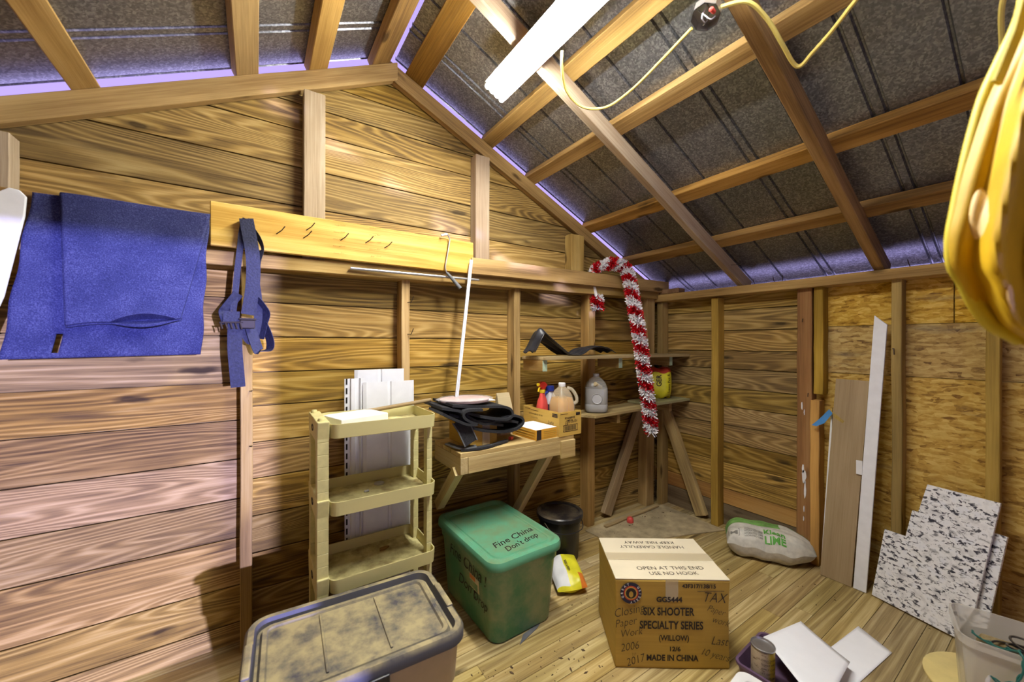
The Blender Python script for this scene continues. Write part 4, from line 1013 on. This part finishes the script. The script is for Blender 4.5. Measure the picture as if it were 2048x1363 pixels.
tag(MB().prism([(p.x, p.y) for p in tri], FZ + .0005, FZ + .003, 'z').build('vinyl_scrap', 'grey_flap'), 'pointed grey scrap lying on the floor by the green tote', 'scrap')

# firework carton reused for papers
ct = thing('cardboard_carton', 'large brown shipping carton covered in print and handwriting', 'carton', (-1.381, -1.022, FZ), math.radians(-34.6))
cw, cl_, chh = .470, .335, .366
loops = []
for z, e in ((0, .003), (.01, 0), (.12, .002), (.25, .003), (chh - .006, 0), (chh, .003)):
    loops.append([(-cw / 2 + e, -cl_ / 2 + e, z), (0, -cl_ / 2 + e - .003, z), (cw / 2 - e, -cl_ / 2 + e, z), (cw / 2 - e, cl_ / 2 - e, z), (0, cl_ / 2 - e, z), (-cw / 2 + e, cl_ / 2 - e, z)])
MB().loft(loops).build('body', 'card', ct, bevel=.003)
for ya, yb_ in ((-cl_ / 2, -.0025), (.0025, cl_ / 2)):
    MB().box(-cw / 2, cw / 2, ya, yb_, chh, chh + .004).build('top_flap', 'card_pale', ct, bevel=.001)
MB().box(-cw / 2 - .001, cw / 2 + .001, -.030, .030, chh + .0042, chh + .005).build('packing_tape', 'tape', ct)
MB().box(-.030, .022, -cl_ / 2 - .0030, -cl_ / 2 - .0024, chh - .085, chh + .001).build('packing_tape', 'tape', ct)
FC = lambda x, z, a=0: Matrix.Translation((x, -cl_ / 2 - .0032, z)) @ Matrix.Rotation(PI / 2, 4, 'X') @ Matrix.Rotation(a, 4, 'Z')
TF = lambda x, y, a=0: Matrix.Translation((x, y, chh + .0047)) @ Matrix.Rotation(a, 4, 'Z')
b_ = .0012
for t, s_, T_, kw in (('43F317/138/15', .023, FC(.107, .343), dict(bold=.0007, xs=1.0)), ('GG5444', .029, FC(-.015, .286), dict(bold=b_, xs=1.05)),
    ('SIX SHOOTER', .045, FC(-.017, .236), dict(bold=b_, xs=.74)), ('SPECIALTY SERIES', .045, FC(-.006, .180), dict(bold=b_, xs=.74)), ('(WILLOW)', .032, FC(.005, .128), dict(bold=.0007, xs=.82)),
    ('12/6', .026, FC(.008, .083), dict(bold=.0008, xs=1.05)), ('MADE IN CHINA', .034, FC(-.002, .046), dict(bold=b_, xs=.84)),
    ('OPEN AT THIS END', .034, TF(.02, -.090, .03), dict(xs=.98)), ('USE NO HOOK', .032, TF(.02, -.128, .03), dict(xs=.95)), ('HANDLE CAREFULLY', .034, TF(.0, .085, PI), dict(xs=.95)), ('KEEP FIRE AWAY', .034, TF(.0, .127, PI), dict(xs=.95))):
    line(ct, 'printed_line', 'ink', t, s_, T_, **kw)
for t, s_, x, z, a in (('Closing', .050, -.182, .238, .22), ('Paper', .046, -.195, .190, .2), ('Work', .044, -.172, .148, .18), ('2006', .046, -.178, .090, .2), ('to', .024, -.160, .062, .1), ('2017', .046, -.155, .034, .32),
                       ('TAX', .058, .168, .296, -.06), ('Paper', .038, .176, .245, -.3), ('work', .040, .195, .200, -.28), ('Last', .050, .190, .118, -.08), ('10 years', .042, .172, .062, -.25)):
    line(ct, 'handwriting', 'marker', t, s_, FC(x, z, a), shear=.3, xs=.85, bold=-.0006)
MB().tube([(.10, -cl_ / 2 - .0035, .322), (.21, -cl_ / 2 - .0035, .325)], .0008, 5).build('marker_line', 'marker', ct)
EM = lambda d: Matrix.Translation((-.172, -cl_ / 2 - .0030 - d, .312)) @ Matrix.Rotation(PI / 2, 4, 'X')
disc = lambda r, d, m, n=30: MB().lathe([(r, 0), (r, .0004)], n, T=EM(d)).build('emblem_ring', m, ct)
disc(.044, 0, 'navy'); disc(.030, .0005, 'red_print'); disc(.0255, .001, 'card_yellow'); disc(.0215, .0014, 'ink')
for wrd, a0, st_ in (('GREAT', 205, 24), ('GRIZZLY', 38, 21)):
    em = MB()
    for i, ch in enumerate(wrd):
        a = math.radians(a0 - i * st_); em.text(ch, .0125, EM(.0009) @ Matrix.Translation((.037 * math.cos(a), .037 * math.sin(a), 0)) @ Matrix.Rotation(a - PI / 2, 4, 'Z'), bold=.0004)
    em.build('emblem_lettering', 'white_print', ct)
MB().lathe([(.008, 0), (.009, .0005)], 16, T=EM(.0018) @ Matrix.Translation((0, -.004, 0)), sy=1.4).build('emblem_centre', 'card', ct)

# sawdust covered panel and strip in the corner
pl_ = [(-.945, -.11), (-.93, -.31), (-.70, -.44), (-.36, -.56), (-.10, -.66), (-.09, -.15), (-.22, -.095), (-.60, -.092)]
tag(MB().prism(pl_, FZ, FZ + .008, 'z').build('dusty_panel', 'sawdust', bevel=.002), 'flat panel covered in sawdust on the floor of the corner', 'panel')
a, b = at_z(1192, 1050, FZ + .02), at_z(1307, 1010, FZ + .02)
beam('wood_strip', (-.80, -.165, FZ + .017), (-.16, -.145, FZ + .017), .03, .016, 'shelf_wood', 'thin wood strip lying on the dusty panel in the corner', 'strip')
c = at_z(1256, 1038, FZ + .012)
tag(MB().lathe([(.024, 0), (.026, .004), (.022, .030), (.014, .038), (.006, .040)], 20, (c.x, c.y - .03, FZ + .0085)).build('red_stopper', 'red_spray', smooth=True), 'small red plastic stopper on the dusty corner panel', 'stopper')

# lime sack
lm_ = thing('lime_sack', 'white and green sack lying on the floor against the brown board', 'sack', (-.205, -.985, FZ + .088), math.radians(-60))
def fn3(u, v, side):
    p = 7 if u < .5 else 2.6
    k = max(0, 1 - abs(2 * u - 1) ** p) ** .55 * max(0, 1 - abs(2 * v - 1) ** 3.2) ** .55
    return (u - .5) * .47, side * .1 * k, (v - .5) * .27
def sack(u, v, sd):
    x, y, z = fn3(u, v, sd)
    k = 1 - .55 * max(0, (u - .70) / .30) ** 1.5
    zz = y * (1.0 if sd > 0 else .92); zz = max(zz, -.084)
    return Vector((x, z * k, zz * (1 - .12 * max(0, (u - .6) / .4)) + .006 * math.sin(u * 24 + v * 5) * (abs(2 * v - 1)) + .004 * math.sin(v * 31 + u * 7)))
mb = MB()
for sd in (-1, 1):
    mb.grid(lambda u, v: sack(u, v, sd), 48, 30, mif=lambda u, v: 1 if (v > .42 + .1 * u and u < .62 and sd > 0) else 0)
mb.build('sack', ['white_bag', plain('faded_green_film', (.19, .40, .10), .5, vary=.3, scale=14)], lm_, smooth=True)
def ons(x, y, z):
    q = math.sin(PI / 2 * max(-1, min(1, y / .175))) * .5 * .985
    return sack(min(max(x / .47 + .5, 0), 1), q + .5, 1) + Vector((0, -.0015 if y < 0 else .0015, .002))
line(lm_, 'green_lettering', 'green_print', 'Klean', .050, I4, bold=.0012, fn=lambda x, y, z: ons(x + .020, y - .066, z))
line(lm_, 'green_lettering', 'green_print', 'LIME', .052, I4, bold=.0018, fn=lambda x, y, z: ons(x + .020, y - .116, z), xs=1.05)
line(lm_, 'green_lettering', 'green_print', 'LIME', .05, I4, bold=.002, fn=lambda x, y, z: ons(x + .165, y + .055, z))
for k in range(4): line(lm_, 'grey_lettering', 'grey_print', 'HYDRATED LIME', .013, I4, bold=.0003, fn=lambda x, y, z, k=k: ons(x - .090, y - .070 - k * .013, z))
line(lm_, 'grey_lettering', 'grey_print', 'BARN LIME', .026, I4, fn=lambda x, y, z: ons(x + .06, y + .075, z))
gq = MB()
for a, b, c_, d in ((-.225, -.165, -.112, -.109), (-.225, -.165, -.072, -.069), (-.225, -.222, -.112, -.069), (-.168, -.165, -.112, -.069), (-.215, -.175, -.104, -.080)):
    vs = [ons(x, y, 0) for x, y in ((a, c_), (b, c_), (b, d), (a, d))]; gq.add(vs, [(0, 1, 2, 3)])
gq.build('grey_panel', 'grey_print', lm_)['kind'] = 'stuff'

# boards leaning on the strand board wall
def lean_board(name, b0, b1, t1, t0, th, mat, label, cat, bev=.0015):
    """bottom edge b0-b1, top edge t0-t1; local X runs up the board"""
    b0, b1, t0, t1 = map(Vector, (b0, b1, t0, t1))
    x = ((t0 + t1) / 2 - (b0 + b1) / 2).normalized(); y = (b1 - b0); y = (y - x * y.dot(x)).normalized(); z = x.cross(y)
    m = Matrix((x, y, z)).transposed().to_4x4(); m.translation = b0; mi = m.inverted()
    P = [mi @ q for q in (b0, b1, t1, t0)]
    return tag(MB().prism([(p.x, p.y) for p in P], -th / 2, th / 2, 'z', rnd=.4).build(name, mat, bevel=bev, M4=m), label, cat)
lean_board('laminate_plank', (-.168, -1.243, FZ + .002), (-.168, -1.385, FZ + .002), (-.100, -1.441, 1.200), (-.100, -1.294, 1.203), .010, 'laminate_plank', 'grey-brown laminate plank leaning beside the tall white trim', 'plank')
lean_board('white_trim_board', (-.165, -1.392, FZ + .002), (-.165, -1.446, FZ + .002), (-.098, -1.512, 1.508), (-.098, -1.460, 1.560), .014, 'white_paint', 'tall white trim board with an angled top, leaning on the wall', 'trim board')
lean_board('white_strip', (-.150, -1.238, FZ + .002), (-.150, -1.262, FZ + .002), (-.098, -1.292, 1.005), (-.098, -1.270, 1.005), .006, 'white_paint', 'narrow white strip peeking out behind the laminate plank', 'strip')
tp = at_x(1720, 930, -.143)
tag(MB().box(-.003, .003, -.013, .013, -.038, .038, T=Matrix.Translation(tp)).build('paper_tag', 'white_print'), 'small white tag stuck between plank and white trim', 'tag')
tf = thing('blue_tape', 'folded blue tape flag hanging from a string by the cut stud', 'tape', at_x(1642, 830, -.11))
MB().loft([[at_x(a, b, -.125 - d) for a, b in ((1624, 846), (1640, 833), (1659, 814), (1666, 822), (1650, 842), (1634, 848))] for d in (0, .003)]).build('tape_flag', 'blue_tape', tf, world=True)
MB().loft([[at_x(a, b, -.120 - d) for a, b in ((1664, 818), (1670, 822), (1690, 838), (1686, 842), (1668, 830))] for d in (0, .004)]).build('wood_sliver', 'treated', tf, world=True)
MB().tube([at_x(1666, 812, -.11), at_x(1665, 880, -.11), at_x(1661, 1000, -.12)], .0015, 5).build('string', 'ink', tf, world=True)

# speckled laminate boards
def plane_pts(px, p0, n):
    out = []
    for a, b in px:
        d = ray(a, b); out.append(CAM + d * ((p0 - CAM).dot(n) / d.dot(n)))
    return out
A_, B_, T_ = Vector((-.172, -1.462, FZ + .002)), Vector((-.262, -1.755, FZ + .002)), Vector((-.118, -1.665, .70))
nn = (B_ - A_).cross(T_ - A_).normalized()
if nn.x > 0: nn = -nn
def slab(px, off, label, th=.012):
    P = plane_pts(px, A_ - nn * off, nn); o = P[0].copy()
    ux = (B_ - A_).normalized(); uz = nn.cross(ux).normalized()
    m = Matrix((ux, uz, nn)).transposed().to_4x4(); m.translation = o; mi = m.inverted()
    q = [mi @ p for p in P]
    return tag(MB().prism([(p.x, p.y) for p in q], -th, 0, 'z').build('laminate_board', 'granite', bevel=.0015, M4=m), label, 'board')
slab([(1746, 1184), (1771, 1053), (1813, 1067), (1826, 1015), (1838, 1018), (1856, 963), (2003, 1000), (1953, 1210), (1912, 1268)], 0, 'large stepped board with black and white granite speckle, leaning on the wall')
slab([(1955, 1060), (1993, 1060), (2017, 1068), (1977, 1252), (1940, 1245)], .028, 'narrow granite-speckled board half hidden behind the larger one')

# paper, purple basket, can, white tub
pu = thing('plastic_basket', 'low purple plastic basket partly under the white papers', 'basket', (-1.168, -1.428, FZ), math.radians(3))
def bl(e, z, r=.03): return rrect(.27 - 2 * e, .225 - 2 * e, max(r - e, .004), z, 5)
MB().loft([bl(.016, 0), bl(.004, .060), bl(-.004, .062), bl(-.004, .072), bl(.006, .072), bl(.010, .060), bl(.020, .006)]).build('basket', 'purple', pu, smooth=True)
cn = thing('tin_can', 'old tin can with a worn yellow label standing in the purple basket', 'can', (-1.247, -1.402, FZ + .0075), -YAW)
MB().lathe([(.040, .004), (.0405, .006), (.0405, .146)], 36, cap0=False, cap1=False).build('label', 'can_label', cn, smooth=True)
MB().lathe([(.041, 0), (.0425, .002), (.0415, .005), (.0395, .006), (.0395, .146), (.0425, .149), (.0425, .153), (.040, .154), (.037, .148), (.02, .146)], 36).build('tin', 'steel', cn, smooth=True)
tin = [o for o in cn.children if o.name.startswith('tin')]
for k, t in enumerate(['DIRECTIONS', 'SHAKE WELL', 'APPLY COAT', 'LET DRY 2 HR', 'CAUTION', 'KEEP CLOSED']):
    line(cn, 'printed_line', 'ink', t, .010, I4, fn=lambda x, y, z, k=k: (.0412 * math.sin(x / .041), -.0412 * math.cos(x / .041), .118 - k * .017 + y))
wt = thing('white_tub', 'white square plastic tub with a recessed lid, next to the tin can', 'tub', (-1.495, -1.515, FZ), math.radians(6))
MB().loft([rrect(a, a, .03, z, 5) for a, z in ((.19, 0), (.225, .10))]).build('body', 'white_vinyl', wt, smooth=True)
MB().loft([rrect(a, a, r, z, 5) for a, r, z in ((.235, .035, .100), (.240, .038, .104), (.236, .036, .120), (.172, .026, .122), (.164, .024, .113))]).build('lid', 'white_board', wt, smooth=True)
MB().loft([rrect(.158, .158, .022, z, 5) for z in (.1132, .1145)]).build('lid_label', 'card_pale', wt)
def sheet(px, zs, label, lift=.0):
    c = [at_z(a, b, z) for (a, b), z in zip(px, zs)]
    f = quad(*c)
    return tag(MB().grid(lambda u, v: f(u, v) + Vector((0, 0, lift * math.sin(u * PI) * (1 - v))), 14, 14).build('paper_sheet', 'paper', smooth=True, solid=.0008), label, 'paper')
sheet([(1605, 1238), (1704, 1319), (1650, 1420), (1530, 1270)], [FZ + .085, FZ + .050, FZ + .118, FZ + .112], 'curled white paper lying over the purple basket', -.004)
sheet([(1720, 1247), (1788, 1300), (1690, 1390), (1600, 1340)], [FZ + .004, FZ + .004, FZ + .004, FZ + .004], 'flat white paper on the floor toward the clear bin')

# clear bin and what is in it
bn_ax = math.atan2(-.97, .25)
bi = thing('clear_bin', 'clear plastic bin full of string lights at the frame corner', 'bin', (-.725, -2.045, FZ + .014), bn_ax)
bw_, bl_, bh = .42, .24, .33
def bs(e, z, r=.035): return rrect(bw_ - 2 * e, bl_ - 2 * e, max(r - e, .005), z, 5)
MB().loft([bs(.03, 0), bs(.022, .01), bs(.003, bh - .03), bs(-.006, bh - .028), bs(-.006, bh), bs(.000, bh), bs(.006, bh - .03), bs(.028, .012)]).build('body', 'bin_plastic', bi, smooth=True)
tag(MB().lathe([(.205, 0), (.208, .003), (.208, .010), (.202, .0135)], 40, (-.545, -1.93, FZ)).build('round_lid', 'pale_yellow', smooth=True), 'pale yellow round lid lying under the clear bin', 'lid')
R_ = bi.matrix_basis
slb = tag(MB().box(-.16, .17, -.012, .012, -.05, .05, T=R_ @ Matrix.Translation((0.01, .035, .262)) @ Matrix.Rotation(.9, 4, 'X')).build('wood_slab', 'dowel', bevel=.004), 'pale wooden slab tucked inside the clear bin', 'slab')
w_ = []
for k in range(60):
    a = k * .55; w_.append(R_ @ Vector((-.09 + .05 * math.cos(a) + .001 * k, -.035 + .035 * math.sin(a * 1.13), .285 + .012 * math.sin(a * .7) + .0006 * k)))
tag(MB().tube(bez(w_, 3), .0035, 6).build('cable_coil', 'black_plastic', smooth=True), 'coil of black cable on top inside the clear bin', 'cable')
sl_ = thing('string_lights', 'green wired string lights spilling over the rim of the clear bin', 'string lights', R_ @ Vector((0, -.05, .30)))
gw_ = [(-.17, .0, .295), (-.14, -.05, .30), (-.11, -.09, .318), (-.090, -.118, .338), (-.082, -.134, .325), (-.085, -.136, .28), (-.10, -.134, .24), (-.13, -.132, .22), (-.15, -.132, .235)]
gpts = bez([R_ @ Vector(p) for p in gw_], 6)
MB().tube(gpts, .003, 6).build('wire', 'green_wire', sl_, world=True, smooth=True)
MB().tube([p + Vector((.006, .004 * math.sin(i), .005 * math.cos(i))) for i, p in enumerate(gpts)], .003, 6).build('wire', 'green_wire', sl_, world=True, smooth=True)
MB().tube(bez([R_ @ Vector(p) for p in ((-.10, -.134, .24), (-.07, -.134, .25), (-.03, -.134, .235), (.03, -.132, .24))], 6), .003, 6).build('wire', 'green_wire', sl_, world=True, smooth=True)
for p in ((-.15, -.132, .235), (-.04, -.136, .225), (-.11, -.136, .21)):
    q = R_ @ Vector(p); MB().tube([q, q + Vector((-.012, .004, -.012)), q + Vector((-.024, .008, -.026))], [.004, .0055, .001], 8).build('bulb', 'clear_film', sl_, world=True, smooth=True)

# yellow coat hanging close to the camera
er = Vector((math.cos(YAW), -math.sin(YAW), 0)); ef = Vector((math.sin(YAW), math.cos(YAW), 0))
yc = thing('yellow_coat', 'yellow vinyl coat with peach lining hanging close to the camera', 'coat', CAM + ef * .62 + er * .90 + Vector((0, 0, .30)))
def cpt(px, py, dist): d = ray(px, py); return CAM + d * dist
edge = [(2046, -40), (2032, 30), (1996, 110), (1962, 185), (1940, 260), (1922, 335), (1907, 410), (1897, 470), (1901, 525), (1922, 560), (1942, 600), (1972, 640), (2010, 662), (2060, 690)]
ed = bez([Vector((a, b, 0)) for a, b in edge], 5)
def cdist(u, v):
    return .60 + .022 * math.sin(u * 15 + v * 2.2) * min(1, u * 5) + .008 * math.sin(u * 31 + v * 5) - .05 * math.sin(min(u * 2.2, 1) * PI / 2) + .02 * v
def cpix(u, v):
    i = v * (len(ed) - 1); k = min(int(i), len(ed) - 2); e = lerp(ed[k], ed[k + 1], i - k)
    return lerp(e.x, 2250 + 40 * math.sin(v * 3), u), e.y
def coat(u, v): return cpt(*cpix(u, v), cdist(u, v))
def surf(px, py):
    v = min(range(201), key=lambda k: abs(cpix(0, k / 200)[1] - py)) / 200
    a, b = cpix(0, v)[0], cpix(1, v)[0]; u = min(max((px - a) / (b - a), 0), 1); return cdist(u, v)
MB().grid(coat, 70, 70).build('coat_body', 'yellow_coat', yc, smooth=True, world=True, solid=.006)
hem = [coat(0, j / 60) for j in range(0, 58)]
MB().tube([p + er * .006 for p in hem], [.010] * 58, 10).build('hem', 'yellow_hem', yc, smooth=True, world=True)
def patch(cx_, cy_, rx, ry, d):
    L = []
    for k in range(8):
        f = math.cos(k / 7 * PI / 2) if k < 7 else .02; z = math.sin(k / 7 * PI / 2); R = []
        for t in [2 * PI * q / 24 for q in range(24)]:
            x_, y_ = cx_ + rx * f * math.cos(t) * (1 + .12 * math.sin(t)), cy_ + ry * f * math.sin(t)
            R.append(cpt(x_, y_, surf(x_, y_) + .003 - .012 * z))
        L.append(R)
    MB().loft(L).build('lining_patch', 'peach', yc, smooth=True, world=True)
patch(1961, 424, 27, 60, .548); patch(2034, 565, 24, 62, .545)
MB().ribbon([cpt(2062, -60, .56), cpt(2030, 60, .56), cpt(1990, 160, .568)], (er * .9 + ef * .2), .018, .005).build('seam', 'yellow_hem', yc, world=True)

# crumbs, chips and dry leaves on the boards
mb = MB()
for i in range(900):
    r = random.random()
    if r < .45: x, y = random.uniform(-2.2, -1.3), random.uniform(-1.35, -.45)
    elif r < .75: x, y = random.uniform(-1.0, -.12), random.uniform(-.75, -.10)
    else: x, y = random.uniform(-1.4, -.2), random.uniform(-1.8, -.6)
    if any((x - a) ** 2 + (y - b) ** 2 < r_ * r_ for a, b, r_ in ((-1.385, -.985, .31), (-1.885, -.405, .38), (-1.415, -.445, .16), (-1.168, -1.428, .20), (-1.495, -1.515, .19), (-.232, -.965, .30), (-.80, -1.42, .30), (-.62, -1.57, .22), (-.72, -2.04, .32), (-1.225, -.215, .17), (-.2, -1.5, .2))): continue
    s_ = random.choice((.0015, .002, .003, .004, .006, .011 if random.random() < .3 else .004)); a = random.uniform(0, PI); z = FZ + (.0082 if (-.90 < x < -.14 and -.30 < y < -.19) else 0)
    if x > -.97 and y > -.68 and not (-.90 < x < -.14 and -.30 < y < -.19): continue
    if -1.0 < x < .0 and -.70 < y < .0 and r < .45: continue
    n = random.choice((4, 5, 6)); k = random.uniform(.25, .6)
    P = [(s_ * random.uniform(.7, 1.2) * math.cos(2 * PI * q / n), s_ * k * random.uniform(.7, 1.2) * math.sin(2 * PI * q / n)) for q in range(n)]
    mb.prism(P, 0, .0012 + s_ * .12, 'z', T=Matrix.Translation((x, y, z)) @ Matrix.Rotation(a, 4, 'Z'))
d_ = mb.build('floor_debris', 'debris'); tag(d_, 'dry leaf crumbs and wood chips scattered over the floor', 'debris', kind='stuff')
